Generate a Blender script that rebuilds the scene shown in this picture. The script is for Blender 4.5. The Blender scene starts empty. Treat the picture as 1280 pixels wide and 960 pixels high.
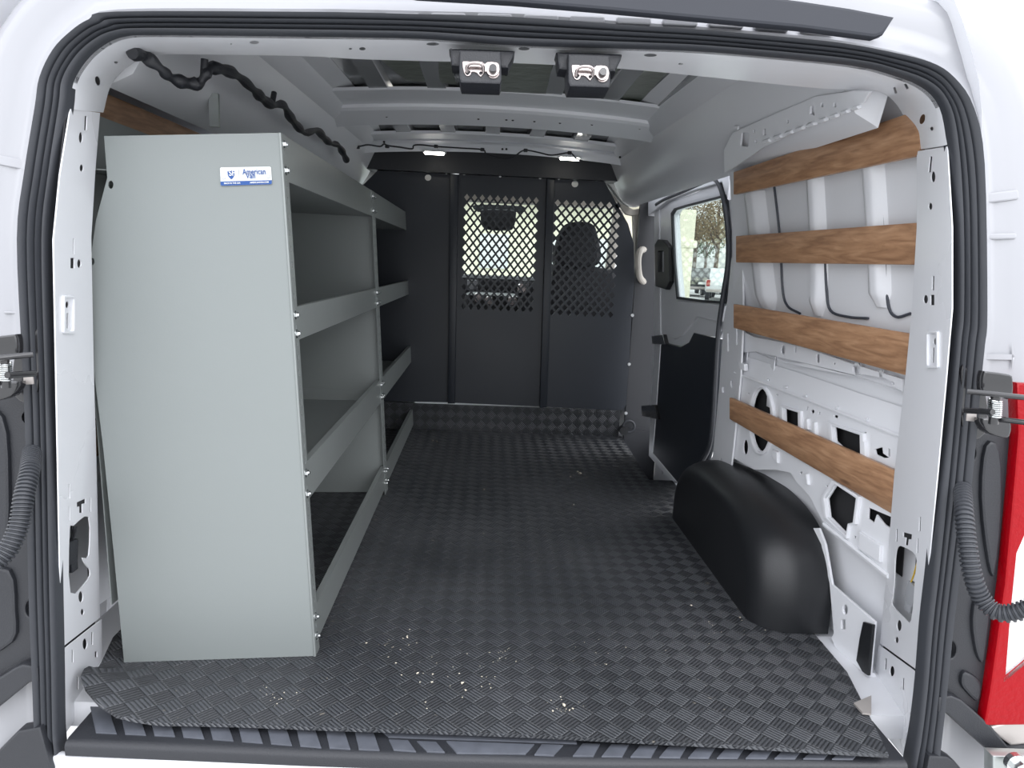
import bpy, bmesh, math, random
from mathutils import Vector, Matrix
random.seed(7)
PI = math.pi
COL = bpy.context.scene.collection
# ------------------------------------------------------------------ camera
FOC = 887.0
Fv = Vector((-33, 152, -FOC)).normalized()
Dv = Vector((1, -.0445, 0))
Uv = Fv.cross(Dv).normalized()
if Uv.y < 0: Uv = -Uv
Rv = Fv.cross(Uv).normalized()
CAM = Vector((.07, 0, .85))
M3 = Matrix((Rv, Fv, Uv))
def ray(px, py): return M3 @ Vector((px-640, 480-py, -FOC))
def hitp(px, py, p, n):
    r = ray(px, py); n = Vector(n); p = Vector(p)
    return CAM + r*((p-CAM).dot(n)/r.dot(n))
def hx(px, py, x): return hitp(px, py, (x, 0, 0), (1, 0, 0))
def hy(px, py, y): return hitp(px, py, (0, y, 0), (0, 1, 0))
def hz(px, py, z=0): return hitp(px, py, (0, 0, z), (0, 0, 1))
def hT(px, py, off=0):                      # tilted plane of the rear opening
    return hitp(px, py, (0, 1.19+off, 0), (0, -1, .07))
cam = bpy.data.cameras.new('camera'); co = bpy.data.objects.new('camera', cam); COL.objects.link(co)
cam.sensor_fit = 'HORIZONTAL'; cam.sensor_width = 36; cam.lens = 36*FOC/1280; cam.clip_start = .02; cam.clip_end = 500
co.matrix_world = Matrix.Translation(CAM) @ M3.to_4x4()
bpy.context.scene.camera = co
# ------------------------------------------------------------------ materials
def mat(name, col, rough=.5, metal=0, bump=0, bscale=80, var=0, vscale=3, coat=0, spec=.5, emit=0, alpha=1, dirt=None):
    m = bpy.data.materials.new(name); m.use_nodes = True
    nt = m.node_tree; N = nt.nodes; L = nt.links; b = N['Principled BSDF']
    b.inputs['Base Color'].default_value = (*col, 1); b.inputs['Roughness'].default_value = rough
    b.inputs['Metallic'].default_value = metal; b.inputs['Specular IOR Level'].default_value = spec
    b.inputs['Coat Weight'].default_value = coat; b.inputs['Coat Roughness'].default_value = .08
    if emit: b.inputs['Emission Color'].default_value = (*col, 1); b.inputs['Emission Strength'].default_value = emit
    tc = N.new('ShaderNodeTexCoord')
    if bump:
        n = N.new('ShaderNodeTexNoise'); n.inputs['Scale'].default_value = bscale; n.inputs['Detail'].default_value = 3
        bp = N.new('ShaderNodeBump'); bp.inputs['Strength'].default_value = bump; bp.inputs['Distance'].default_value = .004
        L.new(tc.outputs['Object'], n.inputs['Vector']); L.new(n.outputs['Fac'], bp.inputs['Height']); L.new(bp.outputs['Normal'], b.inputs['Normal'])
    if var:
        n = N.new('ShaderNodeTexNoise'); n.inputs['Scale'].default_value = vscale; n.inputs['Detail'].default_value = 4
        mx = N.new('ShaderNodeMix'); mx.data_type = 'RGBA'
        mx.inputs[6].default_value = (*[c*(1-var) for c in col], 1); mx.inputs[7].default_value = (*[min(1, c*(1+var)) for c in col], 1)
        L.new(tc.outputs['Object'], n.inputs['Vector']); L.new(n.outputs['Fac'], mx.inputs[0]); L.new(mx.outputs[2], b.inputs['Base Color'])
        mr = N.new('ShaderNodeMapRange'); mr.inputs[3].default_value = max(0, rough-.06); mr.inputs[4].default_value = min(1, rough+.08)
        L.new(n.outputs['Fac'], mr.inputs[0]); L.new(mr.outputs[0], b.inputs['Roughness'])
    return m
WHITE = mat('white body paint', (.72, .73, .76), .28, var=.02, coat=.3)
WHITEI = mat('inner white primer paint', (.74, .75, .78), .3, var=.03, coat=.15)
ROOFM = mat('grey glossy roof sheet', (.30, .31, .32), .10, var=.05, vscale=2, coat=.4, bump=.05, bscale=5)
GREY = mat('grey powder coated steel', (.20, .219, .216), .40, var=.03, vscale=2.5, bump=.03, bscale=400)
GREYM = mat('grey steel lip', (.25, .27, .265), .34, metal=.25, var=.03)
GALV = mat('galvanised steel', (.45, .48, .47), .35, metal=.8, var=.1, vscale=30)
BOLT = mat('zinc bolt', (.7, .72, .72), .22, metal=1)
RUB = mat('black rubber seal', (.034, .037, .044), .5, bump=.1, bscale=60, var=.15)
BLK = mat('black painted steel', (.014, .018, .026), .42, bump=.05, bscale=300, var=.15)
BLKP = mat('black moulded plastic', (.012, .013, .015), .38, bump=.12, bscale=500, var=.12)
JAMB = mat('dark jamb plastic', (.018, .0195, .024), .45, bump=.2, bscale=400, var=.1)
DARK = mat('painted cavity shade', (.02, .02, .022), .8)  # shade inside holes and hollows, painted as a dark colour
SEALANT = mat('dark sealant', (.05, .055, .07), .5)
HINGE = mat('hinge black enamel', (.02, .02, .022), .18, coat=.6)
CHROME = mat('satin chrome', (.42, .37, .36), .2, metal=1)
SILV = mat('silver bumper paint', (.42, .39, .37), .4, metal=.4)
PAD = mat('worn grey grip pad', (.085, .092, .11), .5, var=.3, vscale=40)
BEIGE = mat('beige trim', (.52, .49, .44), .55, bump=.05, bscale=300)
SATIN = mat('satin grey trim', (.33, .34, .33), .3, bump=.4, bscale=12, metal=.4)
RED = mat('red lamp lens', (.28, .0, .004), .3, spec=.25, bump=.5, bscale=90)
LED = mat('lit lamp diffuser', (1, .97, .88), .4, emit=9)
STW = mat('white sticker', (.62, .64, .65), .4)
STB = mat('blue sticker print', (.01, .065, .25), .5)
CRUMB = mat('pale crumbs', (.6, .55, .45), .8, var=.3, vscale=60)
SEATM = mat('black seat fabric', (.015, .016, .02), .75, bump=.3, bscale=300)
YEL = mat('yellow wire', (.6, .4, .03), .4); GRYC = mat('grey connector plastic', (.3, .31, .33), .4)
def clearmat():
    m = bpy.data.materials.new('clear glass'); m.use_nodes = True; nt = m.node_tree; N = nt.nodes; L = nt.links
    N.remove(N['Principled BSDF']); o = N['Material Output']
    t = N.new('ShaderNodeBsdfTransparent'); t.inputs[0].default_value = (.9, .95, .93, 1)
    g = N.new('ShaderNodeBsdfGlossy'); g.inputs['Roughness'].default_value = .02
    fr = N.new('ShaderNodeLayerWeight'); fr.inputs[0].default_value = .12
    mx = N.new('ShaderNodeMixShader'); L.new(fr.outputs[1], mx.inputs[0]); L.new(t.outputs[0], mx.inputs[1]); L.new(g.outputs[0], mx.inputs[2]); L.new(mx.outputs[0], o.inputs[0])
    return m
GLASS = clearmat()
LENS = mat('clear lamp lens', (.72, .72, .72), .15, metal=.3, bump=.9, bscale=60, coat=.8)
def woodmat():
    m = mat('varnished plywood', (.3, .15, .07), .42, coat=.1); nt = m.node_tree; N = nt.nodes; L = nt.links; b = N['Principled BSDF']
    tc = N.new('ShaderNodeTexCoord'); mp = N.new('ShaderNodeMapping'); mp.inputs['Scale'].default_value = (6, 1.1, 9)
    n = N.new('ShaderNodeTexNoise'); n.inputs['Scale'].default_value = 6; n.inputs['Detail'].default_value = 8; n.inputs['Distortion'].default_value = 1.2
    n2 = N.new('ShaderNodeTexNoise'); n2.inputs['Scale'].default_value = 40; n2.inputs['Detail'].default_value = 5
    mp2 = N.new('ShaderNodeMapping'); mp2.inputs['Scale'].default_value = (3, .25, 4)
    ad = N.new('ShaderNodeMath'); ad.operation = 'MULTIPLY_ADD'; ad.inputs[1].default_value = .5
    cr = N.new('ShaderNodeValToRGB'); e = cr.color_ramp.elements
    e[0].position = .45; e[0].color = (.27, .145, .08, 1); e[1].position = .85; e[1].color = (.52, .32, .19, 1)
    k = e.new(.64); k.color = (.40, .225, .125, 1)
    L.new(tc.outputs['Object'], mp.inputs[0]); L.new(mp.outputs[0], n.inputs['Vector'])
    L.new(tc.outputs['Object'], mp2.inputs[0]); L.new(mp2.outputs[0], n2.inputs['Vector'])
    L.new(n2.outputs['Fac'], ad.inputs[0]); L.new(n.outputs['Fac'], ad.inputs[2])
    mu = N.new('ShaderNodeMath'); mu.operation = 'MULTIPLY'; mu.inputs[1].default_value = .82
    L.new(ad.outputs[0], mu.inputs[0]); L.new(mu.outputs[0], cr.inputs[0])
    # sparse knots
    mp3 = N.new('ShaderNodeMapping'); mp3.inputs['Scale'].default_value = (9, 4.2, 16)
    v = N.new('ShaderNodeTexVoronoi'); v.inputs['Scale'].default_value = 1.0
    L.new(tc.outputs['Object'], mp3.inputs[0]); L.new(mp3.outputs[0], v.inputs['Vector'])
    mr = N.new('ShaderNodeMapRange'); mr.inputs[1].default_value = .05; mr.inputs[2].default_value = .13; L.new(v.outputs['Distance'], mr.inputs[0])
    mx = N.new('ShaderNodeMix'); mx.data_type = 'RGBA'; mx.inputs[6].default_value = (.10, .05, .03, 1)
    L.new(mr.outputs[0], mx.inputs[0]); L.new(cr.outputs[0], mx.inputs[7]); L.new(mx.outputs[2], b.inputs['Base Color'])
    return m
WOOD = woodmat()
def matmat():
    m = mat('ribbed rubber mat', (.035, .038, .042), .42); nt = m.node_tree; N = nt.nodes; L = nt.links; b = N['Principled BSDF']
    tc = N.new('ShaderNodeTexCoord'); sx = N.new('ShaderNodeSeparateXYZ'); L.new(tc.outputs['Object'], sx.inputs[0])
    def mth(op, a, c=None, d=None):
        n = N.new('ShaderNodeMath'); n.operation = op
        for i, v in enumerate((a, c, d)):
            if v is None: continue
            if isinstance(v, (int, float)): n.inputs[i].default_value = v
            else: L.new(v, n.inputs[i])
        return n.outputs[0]
    s = .0365
    yz = mth('ADD', sx.outputs[1], sx.outputs[2])      # pattern runs on up the kick strip
    u = mth('MULTIPLY', mth('ADD', sx.outputs[0], yz), .7071/s); v = mth('MULTIPLY', mth('SUBTRACT', sx.outputs[0], yz), .7071/s)
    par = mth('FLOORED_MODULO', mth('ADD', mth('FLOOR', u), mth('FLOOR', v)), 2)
    fu = mth('FRACT', u); fv = mth('FRACT', v)
    mixc = N.new('ShaderNodeMix'); L.new(par, mixc.inputs[0]); L.new(fu, mixc.inputs[2]); L.new(fv, mixc.inputs[3])
    rid = mth('ABSOLUTE', mth('SINE', mth('MULTIPLY', mixc.outputs[0], PI*5)))
    h = mth('POWER', rid, .6)
    edge = mth('MINIMUM', mth('MINIMUM', fu, mth('SUBTRACT', 1, fu)), mth('MINIMUM', fv, mth('SUBTRACT', 1, fv)))
    em = mth('MINIMUM', mth('MULTIPLY', edge, 14), 1)
    h = mth('MULTIPLY', h, em)
    bp = N.new('ShaderNodeBump'); bp.inputs['Strength'].default_value = 1; bp.inputs['Distance'].default_value = .0035
    L.new(h, bp.inputs['Height']); L.new(bp.outputs[0], b.inputs['Normal'])
    # ridges spread light across themselves, so the two weave directions shine differently
    b.inputs['Anisotropic'].default_value = .85
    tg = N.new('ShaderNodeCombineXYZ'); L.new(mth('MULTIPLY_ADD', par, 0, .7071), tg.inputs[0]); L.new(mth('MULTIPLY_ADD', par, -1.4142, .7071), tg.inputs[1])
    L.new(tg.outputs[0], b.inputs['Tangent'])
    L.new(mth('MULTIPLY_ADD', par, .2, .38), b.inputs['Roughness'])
    n = N.new('ShaderNodeTexNoise'); n.inputs['Scale'].default_value = 2.2; n.inputs['Detail'].default_value = 6; L.new(tc.outputs['Object'], n.inputs['Vector'])
    cr = N.new('ShaderNodeValToRGB'); cr.color_ramp.elements[0].color = (.034, .037, .042, 1); cr.color_ramp.elements[1].color = (.07, .073, .08, 1)
    cr.color_ramp.elements[0].position = .35; cr.color_ramp.elements[1].position = .75
    L.new(n.outputs['Fac'], cr.inputs[0])
    n2 = N.new('ShaderNodeTexNoise'); n2.inputs['Scale'].default_value = 55; n2.inputs['Detail'].default_value = 4; L.new(tc.outputs['Object'], n2.inputs['Vector'])
    n3 = N.new('ShaderNodeTexNoise'); n3.inputs['Scale'].default_value = 3.1; L.new(tc.outputs['Object'], n3.inputs['Vector'])
    dm = mth('MULTIPLY', mth('GREATER_THAN', n2.outputs['Fac'], .69), mth('GREATER_THAN', n3.outputs['Fac'], .55))
    mx = N.new('ShaderNodeMix'); mx.data_type = 'RGBA'; mx.inputs[7].default_value = (.2, .18, .15, 1)
    wv = N.new('ShaderNodeVectorMath'); wv.operation = 'SCALE'; L.new(cr.outputs[0], wv.inputs[0]); L.new(mth('MULTIPLY_ADD', par, -.4, 1.28), wv.inputs['Scale'])  # one weave direction coloured paler, painting in the light its ridges catch
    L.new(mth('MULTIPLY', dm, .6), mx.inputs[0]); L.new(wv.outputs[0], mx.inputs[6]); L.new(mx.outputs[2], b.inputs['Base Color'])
    return m
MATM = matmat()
# ------------------------------------------------------------------ helpers
def link(name, me, m, parent=None, smooth=True, ang=35):
    o = bpy.data.objects.new(name, me); COL.objects.link(o)
    if m and not me.materials: me.materials.append(m)
    if smooth:
        for p in me.polygons: p.use_smooth = True
        me.set_sharp_from_angle(angle=math.radians(ang))
    if parent: o.parent = parent; o.matrix_parent_inverse = parent.matrix_world.inverted()
    return o
def bmo(name, bm, m, parent=None, smooth=True, recalc=True, ang=35):
    if recalc: bmesh.ops.recalc_face_normals(bm, faces=bm.faces)
    me = bpy.data.meshes.new(name); bm.to_mesh(me); bm.free()
    return link(name, me, m, parent, smooth, ang)
def tag(o, label=None, cat=None, group=None, kind=None):
    if label: o['label'] = label
    if cat: o['category'] = cat
    if group: o['group'] = group
    if kind: o['kind'] = kind
    return o
def st(o): o['kind'] = 'structure'; return o
def empty(name, loc, label=None, cat=None, group=None):
    o = bpy.data.objects.new(name, None); COL.objects.link(o); o.location = loc; o.empty_display_size = .05
    o.matrix_world = Matrix.Translation(Vector(loc))
    return tag(o, label, cat, group)
def copy_tree(o, parent=None):
    c = o.copy(); COL.objects.link(c)
    if parent: c.parent = parent
    for ch in list(o.children): copy_tree(ch, c)
    return c
def box(bm, c, s, rot=None, bev=0):
    r = bmesh.ops.create_cube(bm, size=1); vs = r['verts']
    bmesh.ops.scale(bm, vec=Vector(s), verts=vs)
    if bev:
        es = list({e for v in vs for e in v.link_edges})
        bv = bmesh.ops.bevel(bm, geom=es, offset=bev, segments=2, affect='EDGES', profile=.5); vs = list({v for f in bv['faces'] for v in f.verts} | {v for v in vs if v.is_valid})
    if rot: bmesh.ops.rotate(bm, matrix=rot, verts=vs)
    bmesh.ops.translate(bm, vec=Vector(c), verts=vs)
    return vs
def cyl(bm, p, q, r, r2=None, seg=20):
    p = Vector(p); q = Vector(q); d = q-p
    rr = bmesh.ops.create_cone(bm, cap_ends=True, segments=seg, radius1=r, radius2=r if r2 is None else r2, depth=d.length)
    m = Matrix.Translation((p+q)/2) @ d.to_track_quat('Z', 'Y').to_matrix().to_4x4()
    bmesh.ops.transform(bm, matrix=m, verts=rr['verts'])
def catmull(pts, n):
    P = [Vector(p) for p in pts]; P = [2*P[0]-P[1]]+P+[2*P[-1]-P[-2]]; out = []
    for i in range(1, len(P)-2):
        for k in range(n):
            t = k/n; a, b, c, d = P[i-1:i+3]
            out.append(.5*((2*b)+(c-a)*t+(2*a-5*b+4*c-d)*t*t+(3*b-a-3*c+d)*t**3))
    out.append(P[-2]); return out
def resample(pts, n):
    pts = [Vector(p) for p in pts]; L = [0]
    for a, b in zip(pts, pts[1:]): L.append(L[-1]+(b-a).length)
    out = []; j = 0
    for i in range(n):
        t = L[-1]*i/(n-1)
        while j < len(L)-2 and L[j+1] < t: j += 1
        s = (t-L[j])/max(1e-9, L[j+1]-L[j]); out.append(pts[j].lerp(pts[j+1], min(1, max(0, s))))
    return out
def tube(bm, pts, r, seg=10, rad=None, closed=False, flat=1):
    pts = [Vector(p) for p in pts]; rings = []; prev = None
    for i, p in enumerate(pts):
        t = (pts[min(i+1, len(pts)-1)]-pts[max(i-1, 0)]).normalized()
        if prev is None:
            a = t.orthogonal().normalized()
        else:
            a = (prev-t*prev.dot(t)).normalized()
        prev = a; b = t.cross(a); rr = rad(i) if rad else r
        rings.append([bm.verts.new(p+a*math.cos(2*PI*k/seg)*rr+b*math.sin(2*PI*k/seg)*rr*flat) for k in range(seg)])
    for A, B in zip(rings, rings[1:]):
        for k in range(seg): bm.faces.new((A[k], A[(k+1) % seg], B[(k+1) % seg], B[k]))
    bm.faces.new(rings[0]); bm.faces.new(rings[-1][::-1])
def loft(bm, rings, closed=False, loop=False):
    V = [[bm.verts.new(p) for p in r] for r in rings]
    R = len(V); rr = range(R if loop else R-1)
    for i in rr:
        A = V[i]; B = V[(i+1) % R]; n = len(A)
        for k in range(n if closed else n-1): bm.faces.new((A[k], A[(k+1) % n], B[(k+1) % n], B[k]))
    return V
def fillmesh(outs, holes, thick, bev=0):
    cu = bpy.data.curves.new('tmp', 'CURVE'); cu.dimensions = '2D'; cu.fill_mode = 'BOTH'; cu.extrude = thick/2; cu.bevel_depth = bev; cu.bevel_resolution = 1
    cu.offset = -bev
    for pl in list(outs)+list(holes):
        s = cu.splines.new('POLY'); s.points.add(len(pl)-1)
        for p, q in zip(s.points, pl): p.co = (q[0], q[1], 0, 1)
        s.use_cyclic_u = True
    o = bpy.data.objects.new('tmp', cu); COL.objects.link(o)
    dg = bpy.context.evaluated_depsgraph_get(); me = bpy.data.meshes.new_from_object(o.evaluated_get(dg))
    bpy.data.objects.remove(o); bpy.data.curves.remove(cu); me.materials.clear()
    bm = bmesh.new(); bm.from_mesh(me); bmesh.ops.remove_doubles(bm, verts=bm.verts, dist=1e-5); bm.to_mesh(me); bm.free()
    return me
def interp(x, T):
    for (a, b), (c, d) in zip(T, T[1:]):
        if x <= c: return b+(d-b)*(x-a)/(c-a)
    return T[-1][1]
class PL:                                    # a plane in the place, with its own 2D frame
    def __init__(s, p, n, up=(0, 0, 1)):
        s.p = Vector(p); s.n = Vector(n).normalized()
        if s.n.dot(CAM-s.p) < 0: s.n = -s.n
        up = Vector(up); s.v = (up-s.n*up.dot(s.n)).normalized(); s.u = s.v.cross(s.n)
        s.m = Matrix((s.u, s.v, s.n)).transposed().to_4x4(); s.m.translation = s.p
    def hit(s, px, py): return hitp(px, py, s.p, s.n)
    def d2(s, px, py): q = s.hit(px, py)-s.p; return (q.dot(s.u), q.dot(s.v))
    def w2(s, w): q = Vector(w)-s.p; return (q.dot(s.u), q.dot(s.v))
    def at(s, a, b, c=0): return s.p+s.u*a+s.v*b+s.n*c
def plate(name, pl, out, holes, thick, m, parent=None, bev=0, off=0, world=False, raw=False):
    f = (lambda q: q) if raw else ((lambda q: pl.w2(q)) if world else (lambda q: pl.d2(*q)))
    me = fillmesh([[f(q) for q in out]], [[f(q) for q in h] for h in holes], thick, bev)
    me.transform(Matrix.Translation((0, 0, off-thick/2))); me.transform(pl.m)
    return flatten(link(name, me, m, parent, True, 40), pl.n)
def flatten(o, n):
    for p in o.data.polygons:
        if abs(p.normal.dot(n)) > .9995: p.use_smooth = False
    return o
def ell(cx, cy, rx, ry, n=16, rot=0):
    c, s = math.cos(rot), math.sin(rot)
    return [(cx+rx*math.cos(2*PI*k/n)*c-ry*math.sin(2*PI*k/n)*s, cy+rx*math.cos(2*PI*k/n)*s+ry*math.sin(2*PI*k/n)*c) for k in range(n)]
def rr(cx, cy, w, h, rot=0, r=None, n=4):
    r = min(w, h)*.2 if r is None else r; out = []; c, s = math.cos(rot), math.sin(rot)
    for qx, qy, a0 in ((1, 1, 0), (-1, 1, PI/2), (-1, -1, PI), (1, -1, 3*PI/2)):
        for k in range(n+1):
            a = a0+PI/2*k/n; x = qx*(w/2-r)+r*math.cos(a); y = qy*(h/2-r)+r*math.sin(a); out.append((cx+x*c-y*s, cy+x*s+y*c))
    return out
def smoothpoly(pts, n=4, closed=True):
    P = [Vector((*p, 0)) for p in pts]; out = []
    k = len(P)
    for i in range(k):
        a, b, c, d = P[i-1], P[i], P[(i+1) % k], P[(i+2) % k]
        for j in range(n):
            t = j/n; q = .5*((2*b)+(c-a)*t+(2*a-5*b+4*c-d)*t*t+(3*b-a-3*c+d)*t**3); out.append((q.x, q.y))
    return out
def c7(*p): return [(840+a*.34375, 400+b*.34375) for a, b in p]
def c8(*p): return [(840+a*.34375, 660+b*.34375) for a, b in p]
MX = .07                                      # left wall = mirror about x = MX/2
def mirrored(o, name, m=None, parent=None):
    me = o.data.copy(); me.transform(Matrix(((-1, 0, 0, MX), (0, 1, 0, 0), (0, 0, 1, 0), (0, 0, 0, 1))) @ o.matrix_world); me.flip_normals()
    if m: me.materials.clear()
    return link(name, me, m, parent)

def grow_(poly, f):
    cx = sum(p[0] for p in poly)/len(poly); cy = sum(p[1] for p in poly)/len(poly)
    return [(cx+(p[0]-cx)*f, cy+(p[1]-cy)*f) for p in poly]
# ------------------------------------------------------------------ rear opening: inner flange A, seal B..C
A_px = [(79,918),(110,872),(126,827),(124,727),(120,560),(117,456),(114,297),(119,215),(125,139),(134,106),(150,86),(172,72),(200,66),(260,66),(380,68),(455,72),(567,75),(649,77),(780,84),(894,95),(1020,108),(1070,110),(1104,113),(1126,130),(1142,162),(1146,187),(1146,284),(1140,386),(1137,417),(1132,469),(1118,592),(1108,720),(1101,797),(1093,852),(1088,894),(1132,947)]
B_px = [(79,918),(78,900),(77,827),(75,727),(72,560),(70,456),(67,300),(75,219),(88,135),(92,103),(109,75),(131,56),(156,46),(200,44),(380,46),(455,47),(536,49),(646,57),(780,61),(882,65),(1020,77),(1075,84),(1105,91),(1150,108),(1174,134),(1184,181),(1190,284),(1190,386),(1187,420),(1183,469),(1172,592),(1161,705),(1153,775),(1147,852),(1140,910),(1133,947)]
C_px = [(60,960),(56,935),(52,827),(48,727),(45,560),(41,456),(34,300),(43,219),(56,140),(62,103),(78,69),(100,46),(122,31),(153,21),(380,21),(455,22),(536,24),(646,27),(780,37),(882,44),(1004,55),(1045,60),(1085,67),(1146,81),(1178,100),(1203,135),(1217,200),(1221,386),(1218,430),(1214,469),(1203,592),(1190,690),(1180,775),(1172,855),(1166,910),(1161,955)]
# continue the loop well below the sill so the seal closes under the threshold
def V3(p): return Vector((p[0], p[1], 0))
def offs(pts, d):
    n = len(pts); out = []
    for i in range(n):
        t = (V3(pts[min(i+1, n-1)])-V3(pts[max(i-1, 0)])).normalized(); nn = Vector((t.y, -t.x, 0)); out.append((pts[i][0]+nn.x*d, pts[i][1]+nn.y*d))
    return out
def ext(pts, y): return [(pts[0][0], y)]+list(pts)+[(pts[-1][0]-4, y)]
def ringf(px, off, n=4): return catmull([hT(*p, off) for p in px], n)
# 1: header and corners as a lofted sheet, pillars as flat pierced plates
i0, i1 = 8, 25
A1 = ringf(A_px[i0:i1+1], .15); B1 = ringf(B_px[i0:i1+1], 0)
bm = bmesh.new()
def mix(a, b, t, up=0): return [p.lerp(q, t)+Vector((0, up, 0)) for p, q in zip(a, b)]
back = Vector((0, .012, .012))
sect = [B1, mix(B1, A1, .15, -.004), mix(B1, A1, .5, -.001), mix(B1, A1, .92, -.002), A1, [p+Vector((0, .012, .0)) for p in A1]]
outr = [[p+Vector((0, .014, 0)) for p in mix(B1, A1, .5)], [p+Vector((0, .014, 0)) for p in B1]]
loft(bm, sect+outr, loop=True)
wr = st(bmo('wall_rear', bm, WHITEI))
# pierce the header
def pierce(o, items):
    bm = bmesh.new()
    for poly, off in items:
        a = [bm.verts.new(hT(*p, off-.08)) for p in poly]; b = [bm.verts.new(hT(*p, off+.14)) for p in poly]; n = len(a)
        bm.faces.new(a); bm.faces.new(b[::-1])
        for k in range(n): bm.faces.new((a[k], b[k], b[(k+1) % n], a[(k+1) % n]))
    bmesh.ops.recalc_face_normals(bm, faces=bm.faces)
    me = bpy.data.meshes.new('c'); bm.to_mesh(me); bm.free(); c = bpy.data.objects.new('c', me); COL.objects.link(c)
    md = o.modifiers.new('b', 'BOOLEAN'); md.object = c; md.operation = 'DIFFERENCE'; md.solver = 'EXACT'
    dg = bpy.context.evaluated_depsgraph_get(); nm = bpy.data.meshes.new_from_object(o.evaluated_get(dg))
    o.modifiers.clear(); o.data = nm; bpy.data.objects.remove(c)
pierce(wr, [(ell(122, 101, 3, 6, 12, -.2), .08), (rr(163, 67, 8, 5, .2), .08), (ell(145, 78, 2.5, 1.5, 8), .08), (ell(318, 53, 6, 2.2), .08), (ell(453, 61, 4, 2), .08), (ell(438, 61, 2, 1), .08),
    (ell(541, 55, 8, 2), .08), (ell(655, 61, 7, 2), .08), (ell(813, 69, 8, 2), .08), (ell(969, 84, 8, 2.3), .08), (ell(851, 80, 3, 1.2), .08), (rr(1119, 113, 3, 8, -.3), .08), (rr(1133, 108, 3, 7, -.5), .08),
    (ell(1153, 149, 3.2, 6.5, 12, .3), .08), (ell(1146, 167, 1.5, 2.5, 8), .08), (ell(1165, 161, 2, 2.5, 8), .08), (ell(289, 55, 1.5, 1, 8), .08)])
# pillar plates
def plane3(a, b, c):
    n = (b-a).cross(c-a); return PL(a, n)
PLL = plane3(hT(88, 135), hT(75, 727), hT(119, 520, .15))
PLR = plane3(hT(1184, 181), hT(1161, 705), hT(1127, 520, .15))
lp = [(88,136),(125,141),(119,215),(114,297),(117,456),(120,560),(124,727),(125,772),(79,808),(75,727),(72,560),(70,456),(67,300),(75,219)]
lh = [rr(107,154,3,18,.05), ell(101,172,2.5,7), ell(102,210,2.5,4.5), ell(99,329.5,2.6,5.5), rr(90.5,329,5,13,0,.5), ell(84,381,2.2,4.5), rr(84.5,401,2.2,19), rr(92,308,1.5,20),
      rr(86.5,614,1.5,18,0,.3), rr(86.5,642,1.5,18,0,.3), rr(113,631,1.5,17,0,.3),
      [(96,628),(107,623),(107,629),(103,630),(103,641),(99,641),(99,633),(96,634)],
      smoothpoly([(87,664),(92,657),(111,646),(111,694),(103,697),(107,706),(112,712),(110,724),(88,741)], 3), ell(101,746,3,7), ell(103,765,2.2,4)]
pL = st(plate('wall_rear_left_pillar', PLL, lp, lh, .0016, WHITE, None, .0003)); pL.name = 'trim_1'
lp2 = [(79,810),(125,774),(126,827),(110,872),(79,918)]
lh2 = [ell(104,805,3,7), rr(88.5,820,2,16,0,.4), rr(113,798,2,16,0,.4), rr(118,818,3,7), rr(95,854,2,16), ell(105.5,872,3,8.5)]
st(plate('trim_2', PLL, lp2, lh2, .0016, WHITE, None, .0003, off=.003))
rp = [(1184,183),(1146,189),(1146,284),(1140,386),(1137,417),(1132,469),(1118,592),(1108,720),(1100,804),(1147,838),(1153,775),(1161,705),(1172,592),(1183,469),(1187,420),(1190,386),(1190,284)]
rh = [rr(1163,205.5,3,20,.1), ell(1166.5,221,2.8,7), ell(1163,258,2.5,4.5), rr(1166.5,354,2.5,18,.03), ell(1157,374,3,5.5), rr(1165.5,375,5,13,0,.5), ell(1169,427,2.2,4.5), rr(1166.5,444,2.2,19,.03),
      rr(1121,669,1.8,16,.03,.3), rr(1150,655,1.8,18,.03,.3), rr(1147,682,1.8,18,.03,.3), [(1129,665),(1140,668),(1139.5,674),(1136,674),(1135,682),(1131.5,681),(1132.5,672),(1129,671)],
      smoothpoly([(1122,684),(1130,684),(1145,695),(1144,720),(1139,775),(1130,772),(1116,757),(1116,748),(1118,728),(1119,700)], 3), ell(1124,782,3,7), ell(1121,800,2.2,4)]
st(plate('trim_3', PLR, rp, rh, .0016, WHITE, None, .0003))
rp2 = [(1100,806),(1147,840),(1147,852),(1140,910),(1132,947),(1088,894),(1093,852)]
rh2 = [rr(1109,830,2,14,.05,.4), ell(1117,839,3,6.5), rr(1131,855,2,15,.05,.4), rr(1123,888,2,15,.05,.4), ell(1110,905,3,8.5,12,.1)]
st(plate('trim_4', PLR, rp2, rh2, .0016, WHITE, None, .0003, off=.003))
# raised frames pressed round the slots
for P_, pts in ((PLL, [(84.3,393,15,48),]), (PLR, [(1167,437,15,47)])):
    for cx, cy, w, h in pts:
        bmf = plate('pressed_rim', P_, rr(cx, cy, w, h, 0, 3), [rr(cx, cy, w*.72, h*.86, 0, 2.5)], .003, WHITE, None, .0012, off=.003)
        bmf.parent = bpy.data.objects['trim_1' if P_ is PLL else 'trim_3']
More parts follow.
